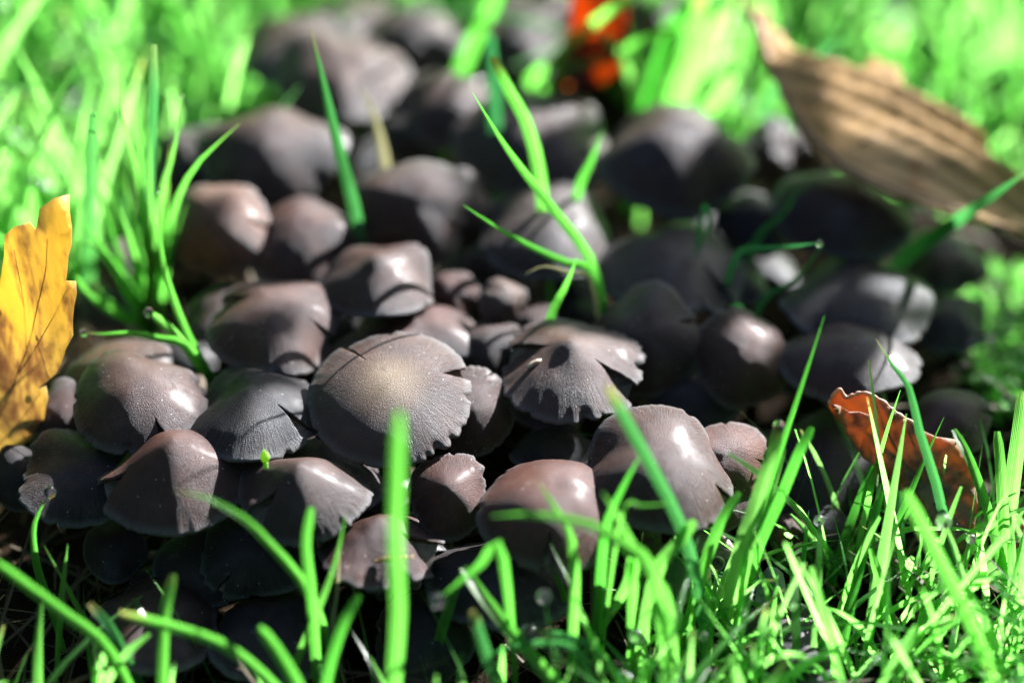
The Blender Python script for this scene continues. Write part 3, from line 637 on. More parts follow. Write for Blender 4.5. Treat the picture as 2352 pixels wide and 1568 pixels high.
BL = [  # tip first: picture path, width, root y, tip y, material, options, label
    ([(1894, 724), (1850, 860), (1800, 1010), (1745, 1180), (1722, 1250)], 24, -.075, -.035, G, dict(var=.3), 'long straight green blade rising past the curled rust leaf'),
    ([(1788, 980), (1770, 1050), (1735, 1160), (1700, 1262)], 48, -.076, -.055, L_, dict(var=1., blunt=True, key='broad'), 'broad pale lime blade tipped with a dewdrop'),
    ([(1805, 1030), (1770, 1150), (1728, 1255)], 18, -.076, -.056, L_, dict(var=.6), 'thin lime blade pressed against the broad pale lime one'),
    ([(1085, 212), (1150, 320), (1215, 410), (1290, 505), (1362, 612)], 26, .035, .03, G, dict(var=.6), 'long slanting blade crossing the wet-patched dark mushroom'),
    ([(1132, 132), (1170, 210), (1212, 290), (1242, 420)], 34, .06, .06, G, dict(blunt=True, var=.9), 'kinked blade standing in front of the silvery mushroom'),
    ([(1326, 590), (1300, 655), (1262, 738)], 24, .012, .012, G, dict(var=.6), 'short upright blade beside the tiny broken button'),
    ([(1062, 470), (1170, 540), (1290, 600), (1365, 632)], 24, .028, .02, G, dict(var=.5), 'low arched blade running under the wet-patched dark mushroom'),
    ([(1205, 630), (1250, 612), (1310, 628), (1360, 650)], 12, .02, .015, ST, {}, 'thin pale curl of dry grass near the tiny button'),
    ([(714, 68), (742, 190), (775, 330), (818, 500)], 34, .055, .06, D_, dict(var=.9), 'tall bluish blade between the bright-flanked and the oval shiny mushrooms'),
    ([(828, 195), (860, 270), (885, 375)], 26, .09, .09, ST, {}, 'faded pale blade in front of the greenish-sided mushroom'),
    ([(1450, -5), (1380, 40), (1330, 85), (1260, 150), (1215, 195)], 32, .16, .13, L_, dict(blunt=True), 'bright lime blade bent across the orange leaf'),
    ([(1545, 65), (1460, 100), (1390, 140), (1270, 175)], 24, .15, .14, G, dict(blunt=True, var=.9), 'blurred green blade lying over the orange leaf'),
    ([(1375, 70), (1420, 120), (1455, 210)], 24, .14, .14, L_, dict(blunt=True), 'short lime blade propped against the orange leaf'),
    ([(1150, -20), (1100, 70), (1060, 165)], 44, .17, .17, G, dict(blunt=True, var=.6), 'wide blurred green blade between two pink mushrooms at the back'),
    ([(1125, 80), (1128, 130), (1135, 200)], 34, .11, .11, D_, dict(blunt=True), 'dull bluish blade stub before the grey-pink mushroom'),
    ([(1955, 18), (1945, 60), (1900, 110), (1830, 170), (1770, 220)], 22, .14, .12, D_, dict(key='hook'), 'dark hooked blade arching over the ribbed brown leaf'),
    ([(2380, 380), (2280, 450), (2180, 520), (2070, 600)], 44, .065, .04, D_, dict(var=.8), 'long dark blade slanting under the ribbed brown leaf'),
    ([(1835, 430), (1800, 490), (1738, 552)], 20, .06, .06, D_, {}, 'short dark blade in front of the round purple mushroom'),
    ([(1880, 558), (1820, 566), (1750, 572), (1690, 590)], 20, .035, .02, D_, dict(var=.1, key='orange'), 'flat teal blade with an orange dew-tipped end'),
    ([(1596, 580), (1622, 545), (1630, 500), (1615, 480)], 12, .045, .04, D_, dict(key='curl'), 'tiny curled stalk with a hanging drop before the blue-black mushroom'),
    ([(1385, 300), (1358, 370), (1325, 450)], 24, .07, .07, G, dict(var=.4), 'short blade leaning in front of the silvery mushroom and purple bell'),
    ([(1890, 560), (1830, 640), (1750, 695)], 18, .03, .03, D_, {}, 'thin dark blade crossing the very dark wide mushroom'),
    ([(2012, 778), (2050, 840), (2088, 890), (2112, 990), (2150, 1110), (2180, 1250)], 30, -.06, -.03, D_, dict(var=.9), 'jointed dark green stalk crossing the curled rust leaf'),
    ([(2168, 958), (2130, 1040), (2100, 1110), (2062, 1200), (2020, 1330)], 24, -.06, -.035, G, dict(var=.3), 'slim blade crossing the jointed stalk in front of the rust leaf'),
    ([(2190, 985), (2225, 1050), (2262, 1150), (2300, 1290)], 34, -.06, -.03, G, dict(var=.7, blunt=True), 'bright blunt blade behind the shrivelled brown mushroom'),
    ([(2060, 1052), (2063, 1120), (2068, 1250)], 26, -.045, -.035, D_, dict(blunt=True), 'cut dark stalk standing before the rust leaf'),
    ([(2008, 1062), (1985, 1120), (1950, 1210), (1920, 1300)], 26, -.05, -.035, G, dict(blunt=True, var=.2), 'short curved green blade in front of the big black mushroom'),
    ([(2028, 1110), (2000, 1220), (1965, 1340), (1935, 1480)], 32, -.085, -.05, G, dict(blunt=True, var=.4), 'wide upright blade in front of the black mushroom with a pale rim'),
    ([(1858, 1170), (1845, 1280), (1825, 1420), (1795, 1600)], 24, -.09, -.045, G, dict(var=.3), 'straight slender blade standing alone before the fallen mushroom'),
    ([(916, 948), (912, 1090), (908, 1240), (915, 1400), (905, 1560)], 50, -.12, -.108, G, dict(blunt=True, var=.75), 'broad blurred blade standing in front of the tan-centred mushroom'),
    ([(400, 1128), (470, 1142), (560, 1190), (620, 1250), (690, 1330), (735, 1420)], 32, -.092, -.088, G, dict(var=.85), 'sharp arched blade whose tip touches the pointed conical mushroom'),
    ([(1395, 888), (1440, 970), (1500, 1080), (1560, 1200), (1600, 1330)], 42, -.085, -.075, D_, dict(blunt=True, var=1.), 'blurred dark green blade slanting across the dark-sided dome mushroom'),
    ([(1128, 1185), (1180, 1182), (1260, 1185), (1360, 1208), (1440, 1255), (1500, 1310)], 34, -.102, -.098, L_, dict(var=.2), 'pale arched blade lying across the big reddish dome mushroom'),
    ([(1232, 1100), (1270, 1160), (1310, 1230), (1320, 1330), (1315, 1460)], 34, -.095, -.085, G, dict(var=.9), 'upright blade with a yellow tip in front of the big reddish dome'),
    ([(1385, 1130), (1420, 1190), (1480, 1300), (1530, 1370)], 30, -.10, -.092, L_, dict(var=.3), 'lime stem slanting down from the big reddish dome'),
    ([(1480, 1030), (1430, 1120), (1390, 1220), (1375, 1400)], 34, -.085, -.075, G, dict(var=.1), 'dark blurred blade leaning between the reddish and dark-sided domes'),
    ([(1558, 1145), (1520, 1158), (1475, 1162), (1430, 1172)], 13, -.088, -.088, L_, dict(var=.2), 'wavy thread of grass in front of the dark-sided dome mushroom'),
    ([(1062, 1302), (1110, 1370), (1190, 1470), (1290, 1590)], 46, -.11, -.085, L_, dict(blunt=True, var=.1), 'thick shiny pale blade bending over the wide black mushroom'),
    ([(1010, 1372), (1050, 1340), (1100, 1300), (1148, 1255)], 28, -.098, -.102, G, dict(key='dropblade', var=.5), 'small sharp blade ending in a round dewdrop'),
    ([(1078, 1290), (1050, 1340), (1020, 1430), (975, 1590)], 34, -.09, -.075, G, dict(var=.9), 'curving lime blade behind the thick shiny pale one'),
    ([(715, 1165), (703, 1250), (715, 1360), (730, 1580)], 34, -.10, -.085, G, dict(blunt=True, var=.6), 'bent blurred blade in front of the conical mushroom with a shiny flank'),
    ([(795, 1178), (770, 1290), (730, 1400), (655, 1580)], 26, -.10, -.08, L_, dict(var=.3), 'yellow-green blade crossing the bent blurred one'),
    ([(782, 1240), (775, 1350), (765, 1460), (800, 1600)], 16, -.09, -.08, ST, {}, 'grey dry grass stalk beside the crossing blades'),
    ([(112, 1132), (78, 1210), (85, 1300), (115, 1390), (150, 1500)], 26, -.075, -.06, G, dict(key='bow', var=.6), 'bowed blade with a blurred dewdrop in front of the saw-toothed mushroom'),
    ([(100, 1250), (150, 1340), (200, 1430), (280, 1530)], 24, -.085, -.07, L_, dict(var=.7), 'reddish-tipped blade slanting before the low dark caps'),
    ([(156, 1248), (142, 1370), (128, 1570)], 20, -.085, -.07, L_, dict(var=.5), 'thin upright blade with a pink tip'),
    ([(398, 1318), (378, 1420), (372, 1590)], 38, -.11, -.095, G, dict(blunt=True, var=.8), 'stout blunt blade standing before the low dark brown mushroom'),
    ([(275, 1408), (380, 1435), (490, 1470), (570, 1520), (650, 1600)], 40, -.115, -.105, G, dict(blunt=True, var=.9), 'thick blade arching across the stout blunt one'),
    ([(595, 1440), (640, 1500), (690, 1590)], 44, -.12, -.11, G, dict(blunt=True, var=.7), 'short fat blurred blade before the bluish black mushroom'),
    ([(825, 1365), (790, 1430), (755, 1540)], 36, -.11, -.10, G, dict(blunt=True, var=.3), 'blurred leaning blade near the grey dry stalk'),
    ([(-10, 1290), (70, 1350), (150, 1410), (240, 1480)], 38, -.105, -.10, L_, dict(blunt=True, var=0.), 'pale shiny blade lying low beneath the saw-toothed mushroom'),
    ([(205, 1385), (260, 1450), (320, 1570)], 34, -.10, -.095, D_, dict(blunt=True, var=.9), 'dewy blue-green blade beside the low dark brown mushroom'),
    ([(1210, 1275), (1260, 1300), (1290, 1350), (1310, 1420), (1335, 1520)], 24, -.085, -.075, G, dict(key='knob', var=.8), 'bent blade tipped with a clear drop in front of the wide black mushroom'),
    ([(1085, 1400), (1110, 1480), (1150, 1600)], 40, -.115, -.105, D_, dict(blunt=True, var=.9), 'dim fat blade low in front of the wide black mushroom'),
    ([(1100, 1515), (1160, 1490), (1250, 1475), (1330, 1500)], 24, -.11, -.10, D_, dict(var=.9), 'low curved blade under the thick shiny pale one'),
    ([(1225, 1450), (1300, 1460), (1370, 1490), (1420, 1550)], 26, -.105, -.10, D_, dict(blunt=True, key='bokeh', var=.9), 'low bluish blade ending in a large bright dewdrop'),
    ([(1400, 1410), (1420, 1380), (1445, 1330), (1455, 1280)], 34, -.09, -.085, G, dict(blunt=True, var=.8), 'short blurred lime blade near the weed leaf'),
    ([(1865, 980), (1835, 1040), (1790, 1150), (1740, 1260)], 38, -.07, -.055, G, dict(blunt=True, var=.2), 'blurred green blade leaning beside the long straight one'),
    ([(1595, 1195), (1555, 1250), (1510, 1310)], 46, -.088, -.082, L_, dict(blunt=True, var=.4), 'short broad cut blade at the foot of the dark-sided dome'),
    ([(1700, 1130), (1660, 1190), (1620, 1290), (1590, 1400)], 40, -.08, -.065, G, dict(blunt=True, var=.5), 'soft wide blade in front of the pinkish leaning mushroom'),
    ([(1960, 1300), (1900, 1330), (1800, 1345), (1700, 1330), (1500, 1280)], 16, -.06, -.05, D_, {}, 'thin horizontal runner strung through the grass stems'),
    ([(2352, 900), (2340, 1000), (2320, 1150), (2300, 1350)], 44, -.05, -.03, L_, dict(blunt=True, var=.8), 'sunlit broad blade at the edge of the thick lawn'),
    ([(2290, 990), (2300, 1100), (2310, 1300)], 40, -.06, -.04, L_, dict(blunt=True, var=.6), 'sunlit blunt blade next to the broad one at the lawn edge'),
    ([(2080, 1130), (2130, 1230), (2190, 1350), (2260, 1500), (2300, 1600)], 46, -.11, -.09, L_, dict(blunt=True, var=.1), 'large shiny blurred blade leaning over the thick lawn'),
]
for pix, wpx, yr, yt, mat, kw, lab in BL:
    blade_obj('grass_shoot', pix, wpx, yr, yt, mat, None, label=lab, **kw)

# ------------------------------------------------------------------ dewdrops on tips
def drop(pos, r, label):
    v, f = ellipsoid_geo(Vector((0, 0, 0)), (r, r, r * 1.05), nu=20, nv=14)
    o = mesh_obj('dewdrop', v, f, M_DROP, None, True, None, pos); tag(o, label, 'dewdrop')
for key, r, lab in [('t3', .0011, 'dewdrop on the tip of a straight blade of the tall tuft'), ('t5', .0011, 'dewdrop on a drooping outer tip of the tall tuft'),
                    ('l1', .0012, 'elongated dewdrop at the top of the longest lime blade'), ('l2', .0022, 'round dewdrop on the shortest lime blade'), ('l3', .0017, 'dewdrop at the end of the level lime blade'),
                    ('broad', .0024, 'dewdrop on the broad pale lime blade'), ('hook', .0019, 'dewdrop on the dark hooked blade'), ('orange', .0015, 'amber-lit dewdrop on the flat teal blade'),
                    ('curl', .0016, 'dewdrop hanging from the tiny curled stalk'), ('dropblade', .0030, 'clear round dewdrop on the small sharp blade'), ('bow', .0026, 'blurred dewdrop on the bowed blade'),
                    ('knob', .0022, 'dewdrop on the bent blade before the wide black mushroom'), ('bokeh', .0034, 'large bright dewdrop on the low bluish blade')]:
    r *= 0.68; p, d = TIPS[key]; drop(p + d * r * 0.4 - Vector((0, 0, r * .2)), r, lab)

# ------------------------------------------------------------------ lawn
_sh = Vector((SUNDIR.x, SUNDIR.y)).normalized()
def hmul(x, y):          # lawn made shorter up-sun of the ribbed leaf so sunlight reaches it
    c = x * _sh.y - y * _sh.x; a = x * _sh.x + y * _sh.y
    return 0.42 if LEAF_C[0] < c < LEAF_C[1] and LEAF_A - .03 < a < LEAF_A + .30 else 1.0
_lp = [on_z(u, v, .06) for u, v in [(1740, 0), (2000, 140), (2260, 340), (2450, 480), (2300, 525), (1900, 360)]]
LEAF_C = (min(p.x * _sh.y - p.y * _sh.x for p in _lp) - .01, max(p.x * _sh.y - p.y * _sh.x for p in _lp) + .01); LEAF_A = min(p.x * _sh.x + p.y * _sh.y for p in _lp)
def lawn(name, n, xr, yr, hrange, wrange, seed, keep, mat, lean=0.5, label='', curl=1.25, flat=False):
    rs = np.random.RandomState(seed); X, Y = [], []
    bx = np.array(BASES); cnt = 0; tries = 0
    while cnt < n and tries < 60:
        tries += 1
        x = rs.uniform(*xr, n); y = rs.uniform(*yr, n)
        ok = np.array([keep(a, b) for a, b in zip(x, y)]); x, y = x[ok], y[ok]
        d = np.sqrt(((np.stack([x, y], 1)[:, None] - bx[None]) ** 2).sum(-1)).min(1)
        ok = d > 0.017; X.append(x[ok]); Y.append(y[ok]); cnt += ok.sum()
    x = np.concatenate(X)[:n]; y = np.concatenate(Y)[:n]; n = len(x)
    h = rs.uniform(*hrange, n) * np.array([hmul(a, b) for a, b in zip(x, y)]) * (0.75 + 0.35 * np.sin(x * 37 + 1) * np.sin(y * 31)); wd = rs.uniform(*wrange, n)
    az = rs.uniform(0, 6.283, n); le = rs.uniform(0.05, lean, n) ; cu = rs.uniform(0.0, 1.0, n) ** 1.5 * curl
    fa = az + 1.5708 + rs.normal(0, .35, n) if flat else rs.uniform(0, 6.283, n); var = rs.uniform(0, 1, n); blunt = rs.uniform(0, 1, n) < 0.45
    SEG = 6; q = np.linspace(0, 1, SEG + 1)
    lx = np.cos(az)[:, None]; ly = np.sin(az)[:, None]
    off = h[:, None] * (le[:, None] * q + cu[:, None] * q ** 2.4 * 0.7)
    zz = h[:, None] * (q - cu[:, None] * 0.45 * q ** 3)
    cx = x[:, None] + lx * off; cy = y[:, None] + ly * off
    prof = np.where(blunt[:, None], np.interp(q, [0, .2, .92, 1], [.6, 1, .8, .4])[None], np.interp(q, [0, .2, .5, .8, 1], [.6, 1, .9, .5, .04])[None])
    hw = wd[:, None] * 0.5 * prof; sx = np.cos(fa)[:, None]; sy = np.sin(fa)[:, None]
    V = np.empty((n, SEG + 1, 3, 3), np.float32)
    for k, sgn in enumerate((-1, 0, 1)):
        V[:, :, k, 0] = cx + sx * hw * sgn - sy * hw * 0.3 * (sgn == 0); V[:, :, k, 1] = cy + sy * hw * sgn + sx * hw * 0.3 * (sgn == 0); V[:, :, k, 2] = zz - 0.001
    base = (np.arange(n) * (SEG + 1) * 3)[:, None, None]
    loc = np.array([[[i * 3 + k, i * 3 + k + 1, (i + 1) * 3 + k + 1, (i + 1) * 3 + k] for k in range(2)] for i in range(SEG)]).reshape(1, -1, 4)
    F = (base + loc).reshape(-1, 4)
    me = bpy.data.meshes.new(name); me.vertices.add(n * (SEG + 1) * 3); me.vertices.foreach_set('co', V.ravel())
    me.loops.add(F.size); me.loops.foreach_set('vertex_index', F.ravel().astype(np.int32))
    me.polygons.add(len(F)); me.polygons.foreach_set('loop_start', np.arange(len(F), dtype=np.int32) * 4)
    me.polygons.foreach_set('use_smooth', np.ones(len(F), bool))
    me.update(calc_edges=True)
    for an, d in (('var', np.repeat(var, (SEG + 1) * 3)), ('along', np.tile(np.repeat(q, 3), n)), ('across', np.tile(np.array([-1, 0, 1]), n * (SEG + 1)))):
        a = me.attributes.new(an, 'FLOAT', 'POINT'); a.data.foreach_set('value', d.astype(np.float32))
    me.materials.append(mat)
    o = bpy.data.objects.new(name, me); COL.objects.link(o); o['kind'] = 'stuff'; o['label'] = label; o['category'] = 'grass'
    return V
def in_poly(x, y, P):
    c = False; j = len(P) - 1
    for i in range(len(P)):
        if (P[i][1] > y) != (P[j][1] > y) and x < (P[j][0] - P[i][0]) * (y - P[i][1]) / (P[j][1] - P[i][1]) + P[i][0]: c = not c
        j = i
    return c
# the clump's footprint on the soil, in the order front left, round the back, to the front right
FOOT = [(p.x, p.y) for p in (on_z(u, v, z) for u, v, z in [(-60, 1480, 0), (-150, 1000, 0), (100, 740, .01), (250, 580, .02), (390, 380, .03), (500, 250, .04), (620, 60, .04), (800, -10, .04), (1330, -40, .04), (1460, 60, .04), (1640, 240, .04), (1760, 250, .03), (1920, 400, .02), (2110, 520, .02), (2250, 950, 0), (2270, 1200, 0), (2000, 1280, 0), (1780, 1280, 0), (1480, 1390, 0), (1300, 1640, 0), (300, 1640, 0)])]
UNDER = [(p.x, p.y) for p in (on_z(u, v, .01) for u, v in [(1880, 330), (2100, 430), (2400, 500), (2400, 560), (2200, 560), (2080, 640), (2040, 540)])]
RIGHTZ = [(p.x, p.y) for p in (on_z(u, v, .015) for u, v in [(1850, 230), (2100, 330), (2600, 480), (2600, 900), (2150, 900), (2080, 560)])]
FRONT = lambda x, y: not in_poly(x, y, FOOT)
Vb = lawn('lawn_grass', 5600, (-.36, .42), (-.01, .46), (.06, .14), (.0022, .0048), 11, lambda x, y: FRONT(x, y) and not in_poly(x, y, RIGHTZ) and (y > .06 or (y > .02 and -.1 < x < .1)), M_LAWN, .5, 'thick sunlit lawn surrounding the clump of mushrooms', .55)
lawn('wet_grass', 700, (-.36, .42), (.06, .44), (.08, .15), (.003, .0055), 31, lambda x, y: FRONT(x, y) and not in_poly(x, y, RIGHTZ), M_WET, .9, 'wet bent-over blades glinting in the lawn behind the mushrooms', 1.25, True)
Vf = lawn('lawn_grass', 1150, (.03, .30), (-.16, -.035), (.028, .072), (.0014, .0034), 12, lambda x, y: FRONT(x, y), M_LAWN, .6, 'dense dewy grass in front of the fallen mushroom and rust leaf')
Vr = lawn('lawn_grass', 300, (.15, .30), (-.12, .0), (.045, .085), (.0028, .005), 15, lambda x, y: FRONT(x, y) and x > .165 and (y < -.06 or x > .235), M_LAWN, .6, 'taller sunlit grass beyond the curled rust leaf')
Vs = lawn('lawn_grass', 800, (.10, .40), (-.02, .2), (.012, .034), (.0022, .004), 16, lambda x, y: FRONT(x, y) and in_poly(x, y, RIGHTZ) and not in_poly(x, y, UNDER), M_LAWN, .7, 'short shaded grass below the ribbed brown leaf')
Vl = lawn('lawn_grass', 360, (-.22, .07), (-.17, -.10), (.03, .058), (.0016, .0034), 13, lambda x, y: FRONT(x, y), M_LAWN, .7, 'short sunlit grass in front of the black shaded mushrooms')
lawn('lawn_grass', 9000, (-.9, .9), (-.5, 1.2), (.03, .06), (.002, .0045), 14, lambda x, y: FRONT(x, y) and (y > .46 or abs(x) > .42 or y < -.17), M_LAWN, .6, 'far reach of the lawn beyond the clump')
lawn('dead_grass', 2600, (-.36, .42), (-.17, .40), (.02, .05), (.0008, .002), 21, lambda x, y: FRONT(x, y), M_THATCH, 2.6, 'brown dead grass matted between the lawn blades')
lawn('dead_grass', 500, (-.2, .2), (-.12, .2), (.012, .03), (.0006, .0016), 22, lambda x, y: not FRONT(x, y), M_THATCH, 3.5, 'dark litter of dead stalks lying on the soil under the mushrooms')
def dew(V, n, seed, rr):
    rs = np.random.RandomState(seed); k = rs.choice(len(V), n); P = V[k, -1, 1]; P = P[~((P[:, 0] < -.125) & (P[:, 1] < .06))]; vs_, fs = [], []
    for i, p in enumerate(P):
        v, f = ellipsoid_geo(Vector([float(a) for a in p]), (rr[0] + (rr[1] - rr[0]) * rs.rand(),) * 3, nu=8, nv=6)
        b = len(vs_); vs_ += v; fs += [tuple(b + a for a in q) for q in f]
    return vs_, fs
dv, df = [], []
for V_, n_, sd_ in ((Vb, 900, 1), (Vf, 90, 2), (Vl, 30, 3), (Vr, 60, 4), (Vs, 120, 5)):
    v, f = dew(V_, n_, sd_, (.0009, .0024)); b = len(dv); dv += v; df += [tuple(b + a for a in q) for q in f]
o = mesh_obj('dew', dv, df, M_DEW); o['kind'] = 'stuff'; o['label'] = 'scattered dew beads on the lawn tips'; o['category'] = 'dew'

# ------------------------------------------------------------------ fallen leaves
def leaf_sheet(name, label, outline, p0, n, mat, disp, cell=0.0035, thick=0.0003, veins=(), vmat=None, parent=None, vr=0.0004):
    n = Vector(n).normalized(); a = Vector((1, 0, 0)); a = (a - n * a.dot(n)).normalized(); b = n.cross(a)
    P = [on_plane(u, v, p0, n) - p0 for u, v in outline]; P2 = [Vector((p.dot(a), p.dot(b))) for p in P]
    # roughen the outline
    out = []
    for i in range(len(P2)):
        q0, q1 = P2[i], P2[(i + 1) % len(P2)]; m_ = max(1, int((q1 - q0).length / cell))
        for k in range(m_):
            q = q0.lerp(q1, k / m_); d = (q1 - q0).normalized() if (q1 - q0).length > 0 else Vector((1, 0))
            out.append(q + Vector((-d.y, d.x)) * (noise.noise(Vector((q.x * 400, q.y * 400, 5))) * 0.0007))
    xs = [q.x for q in out]; ys = [q.y for q in out]; pts = list(out); nb = len(out)
    poly = [(q.x, q.y) for q in out]; y = min(ys)
    while y < max(ys):
        x = min(xs)
        while x < max(xs):
            if in_poly(x, y, poly) and min((Vector((x, y)) - q).length for q in out) > cell * 0.5: pts.append(Vector((x + random.uniform(-.2, .2) * cell, y + random.uniform(-.2, .2) * cell)))
            x += cell
        y += cell
    res = geometry.delaunay_2d_cdt(pts, [(i, (i + 1) % nb) for i in range(nb)], [], 1, 1e-7)
    V2, F = res[0], res[2]
    def surf(x, y): return a * x + b * y + n * disp(x, y)
    root = thing(name, label, 'leaf', p0) if parent is None else parent
    o = mesh_obj('blade' if parent is None else 'fold', [surf(q.x, q.y) for q in V2], [tuple(f) for f in F], mat, root)
    sm = o.modifiers.new('thickness', 'SOLIDIFY'); sm.thickness = thick; sm.offset = 0
    for vi, (pp, r) in enumerate(veins):
        L = []
        for (u, v) in pp:
            w_ = on_plane(u, v, p0, n) - p0; L.append(Vector((w_.dot(a), w_.dot(b), 0)))
        L = catmull(L, 14); path = [surf(q.x, q.y) for q in L]
        tv, tf = tube_geo(path, [r * (1 - 0.6 * i / 13) for i in range(14)], 6)
        mesh_obj('midrib' if vi == 0 else 'vein', tv, tf, vmat or mat, o)
    return root
random.seed(4)
M_YEL = mat_leaf('yellow_leaf', (0.52, 0.38, 0.13), (0.20, 0.13, 0.085), (0.56, 0.48, 0.27), (0.80, 0.57, 0.15), (0.34, 0.21, 0.12), 0.60, 60, 0.46, 0.62, 0.45, (1, 1, .4))
M_YELV = mat_simple('yellow_leaf_vein', (0.50, 0.38, 0.12), (0.40, 0.28, 0.10), 90, 0.6, trans=(.8, .55, .1), tw=.5)
p0 = on_y(70, 780, -.012)
leaf_sheet('leaf', 'upright yellow leaf with brown spots and torn lobes beside the grass tuft', [(155, 450), (165, 520), (166, 560), (158, 638), (176, 645), (173, 700), (168, 765), (150, 830), (120, 868), (86, 893), (106, 885), (108, 915), (100, 962), (60, 1015), (20, 1060), (-10, 1110), (-120, 1160), (-160, 1000), (-120, 850), (-60, 720), (0, 650), (12, 590), (30, 530), (50, 505), (80, 500), (95, 520), (100, 500), (105, 470), (130, 452)],
           p0, (-.22, -.93, .22), M_YEL, lambda x, y: 0.0025 * math.sin(x * 150 + y * 30) + 0.0004 * math.sin(x * 420 - y * 160) + 0.0016 * abs(math.sin(x * 240 + y * 45)) - 6 * x * x + 0.9 * y * y, veins=[([(-60, 1120), (20, 900), (80, 760), (110, 640), (118, 540)], .00028), ([(40, 860), (110, 760), (160, 660)], .0002), ([(60, 800), (60, 680), (50, 560)], .0002), ([(-20, 1040), (50, 960), (95, 900)], .0002)], vmat=M_YEL)
M_RIB = mat_leaf('ribbed_leaf', (0.42, 0.25, 0.085), (0.30, 0.13, 0.04), (0.44, 0.30, 0.14), (0.60, 0.40, 0.12), (0.65, 0.24, 0.04), 0.5, 30, 0.55, 0.68, 0.75)
p0 = on_z(2050, 330, .068)
rib = lambda x, y: 0.0017 * math.sin((y + x * 0.30 + 0.002 * math.sin(x * 60)) * 546) * (0.6 + 0.5 * math.sin(x * 33 + y * 41)) + 0.004 * math.sin(x * 45 + 1) + 0.002 * math.sin(y * 70)
leaf_sheet('leaf', 'large brown corrugated leaf with wavy edge resting on the lawn behind the mushrooms', [(1730, -30), (1775, 20), (1800, 75), (1860, 125), (1920, 150), (1970, 175), (2000, 140), (2030, 170), (2070, 230), (2130, 270), (2210, 300), (2260, 350), (2300, 390), (2360, 420), (2450, 480), (2500, 560), (2400, 540), (2300, 525), (2220, 515), (2130, 490), (2040, 455), (1960, 400), (1900, 360), (1850, 300), (1800, 220), (1765, 150), (1740, 60)],
           p0, (.32, -.10, .94), M_RIB, rib, cell=.0028, thick=.0004, veins=[([(1735, -20), (1780, 150), (1860, 290), (1980, 400), (2150, 480), (2380, 530)], .0013)] + [([(1790 + 62 * k, 180 + 40 * k if k > 3 else 180 + 52 * k), (1900 + 66 * k, 172 + 44 * k)], .0005) for k in range(6)], vmat=mat_simple('leaf_rib', (0.16, 0.08, 0.04), (0.22, 0.12, 0.06), 60, 0.6))
M_RUST = mat_leaf('rust_leaf', (0.24, 0.15, 0.095), (0.15, 0.075, 0.05), (0.30, 0.21, 0.14), (0.58, 0.21, 0.05), (0.16, 0.055, 0.03), 0.45, 45, 0.46, 0.60, 0.5)
p0 = on_y(2070, 1040, -.034)
rust = leaf_sheet('leaf', 'curled rust-orange leaf with a scalloped lit edge standing in the grass', [(1905, 928), (1915, 905), (1935, 886), (1945, 905), (1965, 900), (1985, 893), (2005, 898), (2030, 912), (2055, 935), (2075, 950), (2095, 962), (2118, 985), (2150, 1000), (2190, 1012), (2225, 1060), (2240, 1100), (2245, 1160), (2235, 1260), (2160, 1260), (2140, 1190), (2080, 1130), (2020, 1075), (1985, 1045), (1960, 1010), (1930, 965)],
                  p0, (-.25, -.8, .45), M_RUST, lambda x, y: 0.004 * math.sin(x * 110 + 2) * math.cos(y * 60) + 9 * (y + .004) ** 2 + 0.0006 * math.sin((x + y) * 900), cell=.0022, thick=.0006, veins=[([(2230, 1240), (2120, 1100), (2010, 1000), (1930, 940)], .0006), ([(2150, 1140), (2110, 1040), (2080, 960)], .0004), ([(2080, 1060), (2040, 980), (2010, 905)], .0004)])
leaf_sheet('fold', '', [(1905, 925), (1935, 935), (1955, 950), (1975, 945), (2000, 952), (1985, 985), (1972, 1035), (1945, 985)], p0 + Vector((0, -.003, 0)), (.35, -.8, .3), M_RUST, lambda x, y: 0.0015 * math.sin(x * 400), cell=.002, parent=rust)
# the fold is placed in the leaf's own frame
for c in rust.children:
    if c.name.startswith('fold'): c.location = Vector((0, -.003, 0))
M_EDGE_LIT = mat_simple('leaf_edge', (0.45, 0.28, 0.2), (0.6, 0.42, 0.33), 300, 0.6, trans=(.6, .35, .2), tw=.3)  # pale colour stands in for sunlight catching the scalloped edge
blade_ = [c for c in rust.children if c.name.startswith('blade')][0]
def rust_pt(u, v):
    n_ = Vector((-.25, -.8, .45)).normalized(); a_ = Vector((1, 0, 0)); a_ = (a_ - n_ * a_.dot(n_)).normalized(); b_ = n_.cross(a_)
    w_ = on_plane(u, v, p0, n_) - p0; x, y = w_.dot(a_), w_.dot(b_)
    return a_ * x + b_ * y + n_ * (0.004 * math.sin(x * 110 + 2) * math.cos(y * 60) + 9 * (y + .004) ** 2 + 0.0006 * math.sin((x + y) * 900))
for path in ([(1905, 928), (1915, 905), (1935, 886), (1945, 905), (1965, 900), (1985, 893), (2005, 898), (2030, 912), (2055, 935), (2075, 950), (2095, 962), (2118, 985)],):
    L = catmull([rust_pt(u, v) for u, v in path], 60)
    v, f = tube_geo(L, [.0002 + .0005 * abs(math.sin(i * .55 + math.sin(i * .3))) for i in range(60)], 6); mesh_obj('edge_highlight', v, f, M_EDGE_LIT, blade_)
M_ORA = mat_leaf('orange_leaf', (0.30, 0.07, 0.015), (0.07, 0.02, 0.02), (0.45, 0.14, 0.02), (0.70, 0.19, 0.012), (0.10, 0.02, 0.012), 0.5, 45, 0.47, 0.58, 0.5)
p0 = on_z(1370, 80, .074)
leaf_sheet('leaf', 'crumpled dark red and orange leaf among the mushrooms at the back', [(1255, 195), (1275, 120), (1300, 60), (1310, -10), (1340, -60), (1430, -70), (1455, -20), (1450, 60), (1440, 110), (1425, 165), (1385, 195), (1320, 205)], p0, (-.2, -.85, .45), M_ORA, lambda x, y: 0.006 * math.sin(x * 160) + 0.004 * math.sin(y * 120 + x * 60), veins=[([(1280, 170), (1350, 60), (1400, -50)], .0008)])
